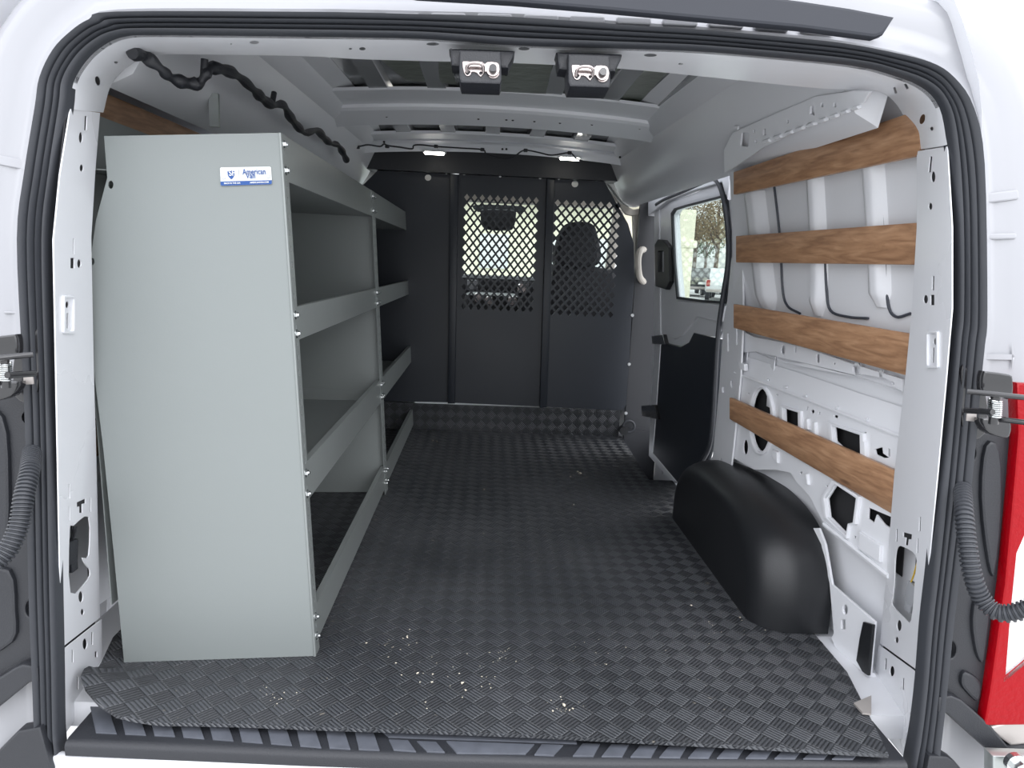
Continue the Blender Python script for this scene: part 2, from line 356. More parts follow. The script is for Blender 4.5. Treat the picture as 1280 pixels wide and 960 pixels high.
# added dark sheets behind the pillars, painting the shade inside their holes
bigL = smoothpoly([(85,664),(90,654),(113,643),(113,712),(112,728),(86,745)], 3); bigR = smoothpoly([(1120,682),(1130,681),(1147,694),(1146,722),(1141,778),(1128,775),(1114,760),(1114,748),(1116,728),(1117,700)], 3)
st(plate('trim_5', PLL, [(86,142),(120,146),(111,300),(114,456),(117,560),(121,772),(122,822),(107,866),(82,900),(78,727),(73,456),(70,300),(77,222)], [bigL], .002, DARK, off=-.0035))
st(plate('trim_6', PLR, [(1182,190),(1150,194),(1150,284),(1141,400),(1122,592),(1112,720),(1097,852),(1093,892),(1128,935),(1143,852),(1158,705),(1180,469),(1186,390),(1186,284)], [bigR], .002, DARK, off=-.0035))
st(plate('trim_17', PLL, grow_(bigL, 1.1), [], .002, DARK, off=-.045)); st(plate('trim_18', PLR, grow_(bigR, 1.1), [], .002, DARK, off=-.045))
# wiring visible inside the two large pillar openings
for P_, s, lab, grp in ((PLR, 1, 'grey wire connector with yellow wires inside the right pillar opening', None), (PLL, -1, 'dark wire connector inside the left pillar opening', None)):
    cx = 1131 if s == 1 else 99
    c = P_.hit(cx, 742 if s == 1 else 690)-P_.n*.014
    e = empty('wire_connector', c, lab, 'connector')
    bm = bmesh.new(); box(bm, c, (.012, .03, .045), Matrix.Rotation(.15*s, 3, 'X'), .003); box(bm, c+Vector((0, .004, -.03)), (.008, .02, .02), None, .002)
    bmo('housing', bm, GRYC if s == 1 else JAMB, e)
    for k in range(3):
        bm = bmesh.new(); q = [P_.hit(cx+dx, dy)-P_.n*(.012+.004*k) for dx, dy in ((( -4+4*k), 735), (2+3*k, 722), (6+k*2, 708), (11, 692)) ] if s == 1 else [P_.hit(cx+dx, dy)-P_.n*(.012+.004*k) for dx, dy in ((-1+k, 682), (3+k, 670), (5, 658))]
        tube(bm, catmull(q, 4), .0016, 6); bmo('wire', bm, YEL if s == 1 else JAMB, e)
# 2: rubber seal
Bx = [p for p in B_px]; Bx = [(84,985)]+Bx[:]+[(1128,985)]; Cx = [(70,1010)]+C_px+[(1150,1010)]
Br = ringf(Bx, 0); Cr = ringf(Cx, 0)
bm = bmesh.new()
prof = [(0, .01), (0, -.012), (.06, -.02), (.16, -.022), (.23, -.008), (.30, -.02), (.38, -.024), (.45, -.01), (.52, -.024), (.62, -.028), (.68, -.016), (.76, -.03), (.9, -.034), (1, -.02), (1.0, .01)]
loft(bm, [mix(Br, Cr, t, y) for t, y in prof], loop=True)
tag(bmo('rubber_seal', bm, RUB, ang=60), 'thick black ribbed rubber seal running all round the rear door opening', 'seal')
# 3: outer body round the opening
def outer_ring(px, off): return ringf(px, off)
C2 = [(50,1040)]+C_px[1:-1]+[(1158,1040)]
D2 = resample(catmull([V3(p) for p in C2], 6), 150)
def offd(d):
    out = []; n = len(D2)
    for i in range(n):
        t = (D2[min(i+5, n-1)]-D2[max(i-5, 0)]).normalized(); out.append((D2[i].x+t.y*d, D2[i].y-t.x*d))
    return out
def ro(d, off): return [hT(*p, off) for p in offd(d)]
bm = bmesh.new()
rings = [ro(-2, .012), ro(5, .008), ro(10, .006), ro(17, .022), ro(24, .028), ro(42, .026), ro(66, .022), ro(76, .022), ro(84, .032)]
def grown(p, dy, k):
    u = max(0, min(1, (p.z-1.15)/.15)); u = u*u*(3-2*u)*(1-min(1, abs(p.x-.11)/.72)**4); dy = dy if dy < 1 else .6+1.3*max(0, min(1, (.70-abs(p.x-.11))/.1)); c = max(-1, min(1, (p.x-.11)/.7)); return p+Vector((.07*k*c, dy, .17*k*u))
E2 = [grown(p, .05, .45) for p in rings[-1]]; E2b = [grown(p, .16, 1) for p in rings[-1]]; E3 = [grown(p, 1.9, 1.05) for p in rings[-1]]
loft(bm, rings+[E2, E2b, E3])
BODYP = mat('white paint darkened against daylight', (.33, .334, .355), .3, var=.02, coat=.3)  # same white body paint, its colour darkened to offset the strong daylight
body = st(bmo('trim_7', bm, BODYP, ang=50)); body['label'] = 'outer white body round the rear opening'
# pressings of the body
bm = bmesh.new()
PT = PL((0, 1.18, 0), (0, -1, .07))
def tplate(name, px, m, parent, z, bev=.002, th=.006, holes=()): return plate(name, PT, px, holes, th, m, parent, bev, off=z)
bm.free()
Cc = C_px
k = 0
for i in range(-2, 12):
    x = 443+i*58.5
    y = 17+(0 if x < 560 else (x-560)*.0165+((x-560)/1000)**2*30)
    tplate('pressed_pad', rr(x, y, 44, 9, .02+max(0, (x-560)*.00009), 3), BODYP, body, -.012, .0025, .010)
for (a, b, w, h, t, s) in ((1258,243,66,13,-.12,.0),(1258,293,60,8,-.02,0),(1250,447,66,3,.02,0)):
    tplate('pressed_pad', rr(a, b, w, h, t, 3), BODYP, body, -.034, .003, .012)
for (a, b, w, h, t) in ((10,200,60,12,.2),(18,391,60,3,.02)):
    tplate('pressed_pad', rr(a, b, w, h, t, 1.4), BODYP, body, -.034, .0014, .012)
STRIP = mat('dark strip rubber', (.022, .025, .034), .6, var=.1)
# 4: dark weather strip above
P_ = PL((0, 1.155, 0), (0, -1, .05))
o = plate('weather_strip', P_, [(380,-30),(520,-3),(640,4),(760,14),(880,25),(1000,36),(1092,48),(1103,44),(1117,22),(1060,11),(1000,2),(880,-14),(640,-32)], [], .012, STRIP, None, .005)
tag(o, 'dark rubber weather strip across the body above the rear opening', 'weather strip')

# ------------------------------------------------------------------ right wall
def sx(y, z): return .94-.072*max(0, (z-.4)/.75)**1.6-.125*(y-1.385)
def skin(y, z):
    b = sx(y, max(.0, min(z, 1.16)))+.05
    if z > 1.16: b -= (z-1.16)**1.3*.75
    return b
bm = bmesh.new(); zs = [-.05+i*.05 for i in range(29)]; ys = [1.28+.06*i for i in range(17)]
loft(bm, [[Vector((skin(y, z), y, z)) for z in zs]+[] for y in ys]+[])
def skinwall(): pass
wallR = st(bmo('wall_right', bm, WHITEI))
wl = st(mirrored(wallR, 'wall_left', WHITEI))
PR = PL((.957, 1.385, 0), (1, .125, 0))
lowpts = c7((232,192),(480,285),(835,428),(828,560),(808,720),(792,935),(700,862),(555,745),(500,640),(455,592),(432,556),(380,545),(300,545),(205,492),(212,300))
bigs = [ell(953,525,12.5,39,24), c7((413,320),(465,338),(466,392),(415,372)), c7((593,386),(690,420),(692,503),(640,478),(598,440)),
        c7((600,598),(676,650),(665,735),(648,738),(640,780),(576,715),(568,650)), c7((716,682),(797,716),(796,758),(775,745),(745,708),(735,738),(714,722))]
smalls = []
for a, b, w, h in ((345,217,10,7),(410,243,12,8),(482,275,12,8),(597,351,14,9),(598,318,6,12),(705,361,7,12),(703,412,7,10),(492,322,5,14),(536,341,5,12),(227,455,8,14),(305,246,5,7),(383,272,5,8),(280,268,4,6),(743,820,10,24),(666,790,6,9),(565,605,9,5),(470,555,6,9),(668,535,6,9)):
    smalls.append(rr(840+a*.34375, 400+b*.34375, w*.34375, h*.34375, .3, None, 2))
smalls += [ell(840+268*.34375, 400+462*.34375, 3, 9.5, 12), c7((738,470),(766,462),(768,485),(790,500),(772,502),(742,488)), c7((786,466),(793,470),(793,498),(786,496)),
           ell(840+512*.34375, 400+333*.34375, 2.2, 2.5, 10)]
low = plate('inner_panel', PR, lowpts, bigs+smalls, .003, WHITEI, wallR, .0008)
plate('cavity_shade', PR, lowpts, [], .002, DARK, wallR, 0, off=-.028)  # added sheet, its dark colour standing for the shade behind the holes
def grow(poly, f, g=None):
    cx = sum(p[0] for p in poly)/len(poly); cy = sum(p[1] for p in poly)/len(poly)
    return [(cx+(p[0]-cx)*f, cy+(p[1]-cy)*(g or f)) for p in poly]
for q, f, g in ((bigs[0], 1.35, 1.12), (bigs[1], 1.5, 1.35), (bigs[2], 1.35, 1.3), (bigs[3], 1.3, 1.18)):
    plate('pressed_rim', PR, grow(q, f, g), [grow(q, 1.06, 1.03)], .007, WHITEI, wallR, .0028, off=.006)
for q in (c7((492,360),(502,360),(506,400),(496,398)), c7((518,370),(530,372),(532,425),(520,420)), c7((700,440),(712,442),(716,520),(704,512)), c7((690,770),(770,820),(766,880),(690,835)),
          c7((492,560),(500,560),(504,600),(494,596)), c7((372,470),(392,480),(392,520),(374,500)), c7((250,150),(272,160),(272,185),(252,180))):
    plate('pressed_rib', PR, q, [], .008, WHITEI, wallR, .003, off=.006)
# horizontal fold line and second band below
def pstrip(name, px, w, m, parent, off=.004, r=.004):
    bm = bmesh.new(); tube(bm, [PR.hit(*p)+PR.n*off for p in px], r, 6); return bmo(name, bm, m, parent)
pstrip('fold', [(919,466),(1005,498),(1130,547)], 0, WHITEI, wallR, .002, .004)
pstrip('fold', c7((556,742),(700,858),(792,932)), 0, WHITEI, wallR, .002, .006)
# ledge running from the panel's top edge back to the skin, plus the pocket faces above it
bm = bmesh.new()
e1 = [PR.hit(*p) for p in ((919,466),(960,481),(1005,498),(1060,520),(1130,547),(1150,556))]
loft(bm, [e1, [Vector((p.x+.006, p.y, p.z+.012)) for p in e1], [Vector((skin(p.y, p.z+.05)-.004, p.y, p.z+.055)) for p in e1]])
bmo('ledge', bm, WHITEI, wallR)
bm = bmesh.new()
for y in (1.98, 1.40, 2.14):
    z = e1[0].z; vs = [bm.verts.new(Vector(p)) for p in ((PR.hit(1005, 498).x-.125*(y-1.9), y-.012, z-.02), (skin(y, z+.13), y-.012, z+.13), (skin(y, z+.13), y+.012, z+.13), (PR.hit(1005, 498).x-.125*(y-1.9), y+.012, z-.02))]
    f = bm.faces.new(vs); r = bmesh.ops.extrude_face_region(bm, geom=[f]); bmesh.ops.translate(bm, vec=(.002, 0, -.05), verts=[v for v in r['geom'] if isinstance(v, bmesh.types.BMVert)])
bmo('gusset', bm, WHITEI, wallR)
# pierced reinforcement band above the ledge
PS = PL((sx(1.385, .7)+.035, 1.385, .7), (1, .125, .10))
plate('reinforcement_band', PS, c7((232,28),(300,62),(410,82),(500,105),(660,160),(840,215),(840,262),(690,212),(560,178),(480,158),(430,162),(380,150),(300,115),(240,120)),
      [ell(840+405*.34375, 400+109*.34375, 3, 5.5), ell(840+531*.34375, 400+140*.34375, 2, 6), ell(840+672*.34375, 400+178*.34375, 4.5, 7.5), rr(840+760*.34375, 400+195*.34375, 3, 8), ell(840+592*.34375, 400+150*.34375+3, 1.2, 1.2, 8), ell(840+805*.34375, 400+232*.34375, 1.5, 2, 8), ell(840+449*.34375, 400+108*.34375, 1.2, 4)], .003, WHITEI, wallR, .001)
# vertical pressed ribs of the skin with black sealant lines
def hskin(px, py, off=0):
    y = 1.7
    for _ in range(30):
        r = ray(px, py); z = CAM.z+r.z*(y/r.y); x = skin(y, min(max(z, 0), 1.3))-off; y = y*.5+.5*max(1.2, (x-CAM.x)/(r.x/r.y))
    return CAM+r*(y/r.y)
def ribmesh(name, px, w, d, m):
    P = [hskin(*p) for p in px]; P = catmull(P, 5); bm = bmesh.new(); rings = []
    for i, p in enumerate(P):
        s = 1 if i < len(P)-2 else (len(P)-i)/3
        rings.append([Vector((skin(p.y+a*w, p.z)-b*d*s, p.y+a*w*(.4+.6*s), p.z)) for a, b in ((-.55, 0), (-.42, .35), (-.28, .95), (-.1, 1), (.1, 1), (.28, .95), (.42, .35), (.55, 0))])
    loft(bm, rings); return bmo(name, bm, m, wallR, ang=60)
for px, w in (([(1092,160),(1094,205),(1099,280),(1102,340),(1103,384)], .055), ([(1020,180),(1022,225),(1026,300),(1027,350),(1024,395)], .05), ([(944,240),(950,290),(955,340),(962,392)], .10)):
    ribmesh('pressed_rib', px, w, .022, WHITEI)
for px in ([(1095,170),(1099,204),(1104,260),(1108,330),(1110,380),(1120,396),(1138,392)], [(1017,190),(1022,221),(1030,300),(1033,360),(1038,388),(1060,396),(1085,398)], [(965,215),(968,236),(975,300),(978,360),(984,382),(1000,392)]):
    bm = bmesh.new(); tube(bm, catmull([hskin(*p, .004) for p in px], 5), .0032, 8); bmo('sealant_bead', bm, SEALANT, wallR)
# galvanised strap behind the slats
e = empty('slat_support', hz(1000, 610, 0), 'narrow galvanised steel strap standing upright behind the wooden slats', 'bracket')
pts = [hy(997, 142, 1.93), hy(1003, 172, 1.93), hy(1010, 215, 1.93), hy(1015, 300, 1.93), hy(1015, 395, 1.93), hy(1010, 434, 1.93), hy(1000, 494, 1.94)]
pts = catmull(pts, 4); bm = bmesh.new(); w = .018; rings = []
for p in pts: rings.append([p+Vector(v) for v in ((.006, -w, 0), (-.002, -w, 0), (-.002, -w*.3, 0), (.004, -w*.2, 0), (.004, w*.2, 0), (-.002, w*.3, 0), (-.002, w, 0), (.006, w, 0))])
loft(bm, rings); o = bmo('strap', bm, GALV, e)
for p in (pts[1], pts[14]):
    bm = bmesh.new(); cyl(bm, p+Vector((0, 0, 0)), p+Vector((-.008, 0, 0)), .006, seg=6); bmo('bolt', bm, BOLT, e)
# C pillar sheet
PC = PL((.858, 2.2, 0), (1, .0, 0))
cpl = [(913,205),(926,205),(928,300),(929,400),(926,470),(920,530),(914,585),(900,590),(882,602),(880,592),(893,566),(897,520),(900,470),(905,400),(914,350),(917,320),(916,270)]
plate('door_pillar', PC, cpl, [rr(910.5,428,1.6,22,0,.4), ell(915,480,1.6,5), ell(904,487,1.3,4), rr(921.5,420,2,22), ell(901,575,1.2,2,8)], .004, WHITEI, wallR, .001)
bm = bmesh.new(); box(bm, (.885, 2.28, .4), (.05, .03, 1.0)); bmo('door_pillar_return', bm, WHITEI, wallR)
# upper rail with holes
PRL = PL((.755, 1.8, 1.2), (1, .05, .35))
plate('roof_rail', PRL, [(905,188),(916,166),(960,146),(1020,120),(1068,113),(1088,114),(1080,128),(1060,138),(1010,158),(955,184),(920,208),(906,216)],
      [rr(931.5,174.5,10,17,.1,1.5), rr(956,165,3,8), rr(1016,138,6,11,.1), rr(1028,131,3,5), rr(1044,131,3,5), ell(943,164,1.5,2,8), ell(945,177,1.5,2,8), ell(985,152,1.5,2.2,8), rr(920,160,5,5)], .004, WHITEI, wallR, .0012)
for k in range(9):
    o = plate('pressed_pad', PRL, rr(960+k*14, 176-k*5.2, 9, 5, -.35), [], .006, WHITEI, wallR, .0025, off=.005)
bm = bmesh.new()
prl = [(skin(1.8, 1.16)-.01, 1.16), (.77, 1.185), (.735, 1.30), (.72, 1.37)]
# slats
def slat(name, near, far, label, grp=None, th=.012):
    (x1, t1, b1), (x2, t2, b2) = near, far
    yn = 1.385
    P = [hy(x1, t1, yn), hy(x1, b1, yn), hy(x2, b2, 2.12), hy(x2, t2, 2.12)]
    bm = bmesh.new(); NS = 14; rings = []
    for i in range(NS+1):
        t = i/NS; a = P[0].lerp(P[3], t); b = P[1].lerp(P[2], t); nx = Vector((1, .12, 0)).normalized()*th
        e_ = (a-b).normalized()*.0015
        rings.append([a-e_, a+nx*.12, a+nx*.88, a-e_+nx, b+e_+nx, b+nx*.88, b+nx*.12, b+e_])
    V = loft(bm, rings, closed=True); bm.faces.new(V[0]); bm.faces.new(V[-1][::-1])
    o = bmo(name, bm, WOOD, ang=50); o.data.transform(Matrix.Translation(-P[3])); o.location = P[3]
    tag(o, label, 'slat', grp); return o
sl = [slat('wooden_slat', (1149,137,194), (917,215,243), 'brown wooden slat highest on the right wall, just under the roof rail'),
      slat('wooden_slat', (1151,278,331), (920,295,328), 'brown wooden slat second from the top on the right wall, at window height'),
      slat('wooden_slat', (1142,418,472), (917,380,410), 'brown wooden slat third from the top on the right wall, over the ledge'),
      slat('wooden_slat', (1124,591,648), (912,497,524), 'lowest brown wooden slat on the right wall, above the black wheel cover')]
for o in sl:                                   # screws
    for y in (.25, .62):
        pass
lab = ['dim brown wooden slat on the left wall above the grey shelving', 'brown wooden slat on the left wall glimpsed beside the upper shelf end panel', None, 'brown wooden slat low on the left wall, beside the shelf end panel']
for o, l in zip(sl, lab):
    if not l: continue
    me = o.data.copy(); me.transform(Matrix(((-1, 0, 0, 0), (0, 1, 0, 0), (0, 0, 1, 0), (0, 0, 0, 1)))); me.flip_normals()
    m_ = link('wooden_slat', me, None); m_.location = (.12-o.location.x, o.location.y, o.location.z); tag(m_, l, 'slat')
    if o is sl[0]: pass
# left lower inner panel glimpsed beside the shelf, mirrored sheet
for o in (low,):
    mirrored(o, 'inner_panel', WHITEI, wl)
# lower rear corner pieces on the right
cp = plate('corner_panel', PR, c8((530,0),(552,0),(575,60),(600,205),(757,340),(738,540),(690,520),(625,455),(598,400),(606,380),(590,200),(560,60)), [ell(840+648*.34375, 660+296*.34375, 3, 6), rr(840+641*.34375, 660+350*.34375, 5, 12, 0, .6)], .004, WHITEI, wallR, .0012, off=.012)
plate('corner_gusset', PR, c8((725,340),(760,350),(742,535),(722,520),(700,480),(712,400)), [], .006, BLKP, wallR, .001, off=.02)
bm = bmesh.new(); tube(bm, catmull([PR.hit(*p)+PR.n*.004 for p in c8((598,395),(625,455),(690,520),(735,540))], 4), .009, 8); bmo('corner_bead', bm, WHITEI, wallR)
# ------------------------------------------------------------------ wheel cover
def superprof(t, n=3.4):
    c, s = math.cos(t), math.sin(t)
    return math.copysign(abs(c)**(2/n), c), abs(s)**(2/n)
bm = bmesh.new(); rings = []
NU = 40
for v in range(13):
    if v < 9: a = v/8*PI/2; x = .752+.085*(1-math.sin(a)); sc = 1-.16*(1-math.cos(a)) if False else None
    pass
def wring(x, sc, zs_, dy=0):
    out = []
    for k in range(NU+1):
        t = PI*k/NU; cy, cz = superprof(t); out.append(Vector((x+.03*(cy*sc > .5)*0, 1.985-.425*cy*sc+dy, max(.0, .270*cz*zs_)*(1-.10*max(0, -cy)))))
    return out
for a in range(0, 9):
    q = a/8*PI/2; rings.append(wring(.752+.10*(1-math.cos(q)), .80+.20*math.sin(q), .78+.22*math.sin(q)))
rings.append(wring(.93, 1.0, 1.0))
cap = [Vector((.750, p.y, p.z)) for p in rings[0]]
V = loft(bm, rings)
bm.faces.new([v for v in V[0]])
# foot flange
fl = [p+Vector((0, 0, 0)) for p in rings[0]]
o = bmo('wheel_arch_cover', bm, BLKP, ang=70)
o.data.transform(Matrix.Translation((-.85, -1.985, 0))); o.location = (.85, 1.985, .001)
tag(o, 'black moulded plastic wheel arch cover bulging from the right wall onto the mat', 'wheel cover')

# ------------------------------------------------------------------ floor, mat, sill
def slab(name, pts, z0, z1, m):
    bm = bmesh.new(); f = bm.faces.new([bm.verts.new((x, y, z0)) for x, y in pts]); r = bmesh.ops.extrude_face_region(bm, geom=[f])
    bmesh.ops.translate(bm, vec=(0, 0, z1-z0), verts=[v for v in r['geom'] if isinstance(v, bmesh.types.BMVert)]); return bmo(name, bm, m)
st(slab('floor', [(-.80,1.26),(.98,1.26),(.98,2.35),(.93,2.78),(.77,2.78),(.795,3.60),(.98,3.60),(.98,5.3),(-.80,5.3)], -.06, -.009, WHITEI))
t = empty('side_step', (.87, 3.2, -.25), 'black sunken step well inside the closed sliding side door', 'step')
bm = bmesh.new(); box(bm, (.88, 3.18, -.24), (.24, .84, .02)); bmo('tread', bm, BLKP, t)
bm = bmesh.new(); box(bm, (.765, 3.2, -.155), (.012, .84, .17)); box(bm, (.86, 3.62, -.155), (.2, .012, .17)); bmo('riser', bm, BLKP, t)
mpx = [(100,832,.075),(106,850,.06),(122,872,.04),(145,888,.025),(170,896,.012),(230,901,.004),(300,905,.0),(430,910,0),(560,914,0),(680,919,0),(790,925,0),(930,932,0),(1060,940,0),(1111,943,0),(1088,897,0)]
mw = [hz(*p) for p in mpx]; mw = [Vector((p.x, p.y, 0)) for p in mw]
mw += [Vector(p) for p in ((.895,1.40,0),(.90,1.7,0),(.90,2.3,0),(.87,2.42,0),(.87,2.785,0),(.774,2.785,0),(.800,3.525,0),(-.72,3.525,0),(-.72,1.48,0))]
me = fillmesh([[(p.x, p.y) for p in mw]], [], .007, 0); bm = bmesh.new(); bm.from_mesh(me); bmesh.ops.translate(bm, vec=(0, 0, -.0037), verts=bm.verts)
for k in range(14):
    for (pc, pn) in (((-.78+.03*k, 0, 0), (1, 0, 0)), ((0, 1.15+.03*k, 0), (0, 1, 0))):
        bmesh.ops.bisect_plane(bm, geom=bm.verts[:]+bm.edges[:]+bm.faces[:], plane_co=pc, plane_no=pn)
for v in bm.verts:
    a = max(0, (-.48-v.co.x)/.22); b = max(0, min(1, (1.375-v.co.y)/.12)); v.co.z += .075*min(1, a)**1.6*b*b*(3-2*b)
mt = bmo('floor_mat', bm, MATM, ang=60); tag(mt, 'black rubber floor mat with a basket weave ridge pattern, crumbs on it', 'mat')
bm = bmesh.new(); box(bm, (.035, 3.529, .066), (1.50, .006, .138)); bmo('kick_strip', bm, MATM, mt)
# crumbs
bm = bmesh.new()
def chip(px, py, s):
    s *= 1.35
    p = hz(px, py, .001); 
    m = Matrix.Translation(p+Vector((0, 0, s*.3))) @ Matrix.Rotation(random.random()*6, 4, 'Z') @ Matrix.Diagonal((s, s*random.uniform(.4, .9), s*.5, 1))
    r = bmesh.ops.create_icosphere(bm, subdivisions=1, radius=1, matrix=m)
for px, py, s in ((509,797,.0035),(522,842,.003),(495,829,.0018),(458,804,.002),(540,853,.0022),(578,854,.003),(582,863,.002),(532,878,.0015),(525,853,.0015),(502,844,.0015),(716,886,.002),(705,882,.004),(712,888,.002),(691,889,.002),(645,827,.0015),(541,843,.002),(574,842,.0016),(512,787,.0015),(541,551,.004),(546,552,.004),(725,592,.005),(722,590,.004),(713,596,.003),(605,612,.003),(717,631,.003),(864,757,.0025),(925,772,.002)): chip(px, py, s)
for _ in range(110):
    cx, cy, r = random.choice(((540,840,60),(600,850,35),(490,800,40),(620,815,25),(700,885,25),(730,600,25),(900,790,40),(760,810,45),(350,870,30),(650,640,90)))
    chip(random.gauss(cx, r*.5), random.gauss(cy, r*.3), random.uniform(.0006, .0014))
tag(bmo('crumbs', bm, CRUMB, smooth=False), 'scattered pale crumbs and grit lying on the black floor mat', 'crumbs', kind='stuff')
# sill
s = empty('door_sill', (.12, 1.12, -.03), 'black plastic rear door sill with slanted grey grip pads', 'sill')
PSi = PL((0, 1.1, -.02), (0, 0, 1), up=(0, 1, 0))
ET = [(60, 926), (79, 928), (400, 942), (720, 952), (1140, 955)]
bm = bmesh.new(); rings = []
for k in range(25):
    X = 80+1056*k/24; q = hz(X, interp(X, ET), -.021)
    rings.append([Vector((q.x+(q.x-.1)*.0, y, z)) for y, z in ((1.275, -.021), (q.y+.014, -.021), (q.y+.004, -.024), (q.y, -.031), (q.y+.001, -.048), (q.y+.010, -.053), (1.275, -.053))])
V = loft(bm, rings, closed=True); bm.faces.new(V[0]); bm.faces.new(V[-1][::-1])
bmo('tread_plate', bm, JAMB, s, ang=50)
bm = bmesh.new()
def pad(q):
    me = fillmesh([[PSi.d2(*p) for p in q]], [], .0025, .0006); me.transform(PSi.m); bm.from_mesh(me)
def pt(x, f):                         # f 0 back edge, 1 front edge of the pad row
    yb = 884+(x-112)*.0530 ; yf = interp(x, [(60, 914), (112, 916), (217, 921), (400, 935), (440, 937), (520, 940), (690, 945), (870, 948), (1140, 950)])
    return (x, yb+(yf-yb)*f)
x = 112
while x < 475:
    q = [pt(x, -.12 if x < 200 else 0), pt(x+22, -.12 if x < 200 else 0), pt(x+34, 1), pt(x+8, 1)]; pad(q); x += 36.5
pad([(478,915),(720,925),(721,930),(486,922)])
pad([(486,925),(510,926),(520,940),(492,938)]); pad([(521,927),(545,928),(556,941),(534,940)]); pad([(558,927),(668,931),(657,943),(571,942)]); pad([(677,931),(704,932),(692,945),(668,944)])
x = 716
while x < 1075:
    pad([(x+12, 930+(x-716)*.03), (x+34, 930.5+(x-716)*.03), (x+26, pt(x+26, 1)[1]), (x, pt(x, 1)[1])]); x += 36
bmo('grip_pads', bm, PAD, s)
bm = bmesh.new(); box(bm, (.13, 1.155, -.22), (1.62, .02, .34), Matrix.Rotation(-.02, 3, 'Z'), .006); box(bm, (.13, 1.14, -.115), (1.50, .02, .03), Matrix.Rotation(-.02, 3, 'Z'), .008)
o = st(bmo('trim_8', bm, WHITE))
# small tab of sheet lying at the right edge of the mat
q = [hz(*p, .004) for p in c8((660,642),(724,615),(724,682),(692,678))]
bm = bmesh.new(); f = bm.faces.new([bm.verts.new(p) for p in q]); r = bmesh.ops.extrude_face_region(bm, geom=[f]); bmesh.ops.translate(bm, vec=(0, 0, .004), verts=[v for v in r['geom'] if isinstance(v, bmesh.types.BMVert)])
tag(bmo('metal_tab', bm, SILV), 'small pale metal tab on the mat edge beside the right rear pillar foot', 'bracket')

# ------------------------------------------------------------------ roof
CX = .10
def rz(x): d = abs(x-CX); return -.028*(d/.6)**2-(.22*max(0, d-.56)**1.25)
bm = bmesh.new()
xs = []; ribs = [-.50, -.31, -.12, .07, .26, .45, .64]
prof = []
x = -.66
while x <= .86:
    h = 0
    for r0 in ribs:
        d = abs(x-r0-.01)
        if d < .04: h = -.018*(1 if d < .030 else (.04-d)/.010)
    prof.append((x, 1.425+rz(x)+h)); x += .005
ysr = [1.27+.29*i for i in range(9)]
rings = [[Vector((x, y, z-.02*((y-2.3)/1.1)**2)) for x, z in prof] for y in [1.43+2.17*i/12 for i in range(13)]]
loft(bm, rings); rings2 = [[p+Vector((0, 0, .012)) for p in r] for r in rings]; loft(bm, rings2)
roof = st(bmo('ceiling', bm, ROOFM, ang=12))
# join roof to walls (cant rails)
for side in (1, -1):
    bm = bmesh.new(); rings = []
    for y in [1.46+2.11*i/8 for i in range(9)]:
        xw = .76
        sec = [(.60, 1.405), (.66, 1.385), (.685, 1.35), (.715, 1.335), (.76, 1.24), (.80, 1.175), (.85, 1.15), (.86, 1.3), (.70, 1.43)]
        rings.append([Vector((x-.03*(y-1.3), y, z)) if side == 1 else Vector((.18-x+.03*(y-1.3), y, z)) for x, z in sec])
    lead = [Vector((p.x, 1.425, p.z)).lerp(Vector(((.85 if side == 1 else -.66), 1.425, 1.30)), .75) for p in rings[0]]
    rings = [lead]+rings
    V = loft(bm, rings, closed=True); bm.faces.new(V[0]); bm.faces.new(V[-1][::-1])
    st(bmo('trim_9' if side == 1 else 'trim_10', bm, WHITEI))
# bows
def bow(sec, name='roof_bow', holes=True):
    bm = bmesh.new(); rings = []
    for i in range(41):
        x = -.60+1.39*i/40; dz = rz(x); fl = 0
        rings.append([Vector((x, y, z+dz)) for y, z in sec])
    V = loft(bm, rings, closed=True); bm.faces.new(V[0]); bm.faces.new(V[-1][::-1])
    return bmo(name, bm, WHITEI, roof, ang=12)
def br(row, z): return (hz(650, row, z).y, z)
a_ = br(160, 1.350)
bow([(br(116, 1.402)[0], 1.41), br(117, 1.402), br(134, 1.396), br(138, 1.386), br(142, 1.378), a_, (a_[0]+.015, 1.354), (a_[0]+.035, 1.388), (a_[0]+.13, 1.393), (a_[0]+.13, 1.41), (a_[0]-.1, 1.41)])
bm = bmesh.new(); box(bm, (.1, 3.50, 1.345), (1.55, .03, .17)); box(bm, (.1, 3.56, 1.27), (1.5, .1, .02)); st(bmo('trim_16', bm, JAMB))
a_ = br(193, 1.335)
bow([(br(170, 1.39)[0], 1.40), br(171, 1.388), br(178, 1.38), br(180, 1.372), br(183, 1.366), a_, (a_[0]+.015, 1.34), (a_[0]+.03, 1.375), (a_[0]+.08, 1.38), (a_[0]+.08, 1.40)])
YB2 = a_[0]
bm = bmesh.new()
for px, py, y in [(483,146,0),(598,149,0),(633,150,0),(641,150.5,0),(668,152,0),(740,156,0),(405,147,0),(800,161,0),(860,167,0),(700,154,0)]:
    p = hitp(px, py, (0, br(160, 1.350)[0], 1.350+rz(.1)*0), (0, (1.378-1.350)/(br(160, 1.350)[0]-br(142, 1.378)[0]), 1)); p += (CAM-p).normalized()*(-rz(p.x)*2.2+.002); cyl(bm, p, p+Vector((0, .01, .02)), .0045, seg=12)
for px, py in [(628,187),(633,187),(775,197),(480,178)]:
    p = hitp(px, py, (0, YB2, 1.335), (0, (1.366-1.335)/(YB2-br(183, 1.366)[0]), 1)); p += (CAM-p).normalized()*(-rz(p.x)*2.5+.002); cyl(bm, p, p+Vector((0, .002, .004)), .005, seg=12)
bmo('rivet_holes', bm, DARK, roof)
FOIL = mat('crinkled foil damping pad', (.20, .22, .19), .32, bump=.9, bscale=22, metal=.3, var=.15, vscale=9)
PRF = PL((0, 2, 1.405), (0, 0, 1), up=(0, 1, 0))
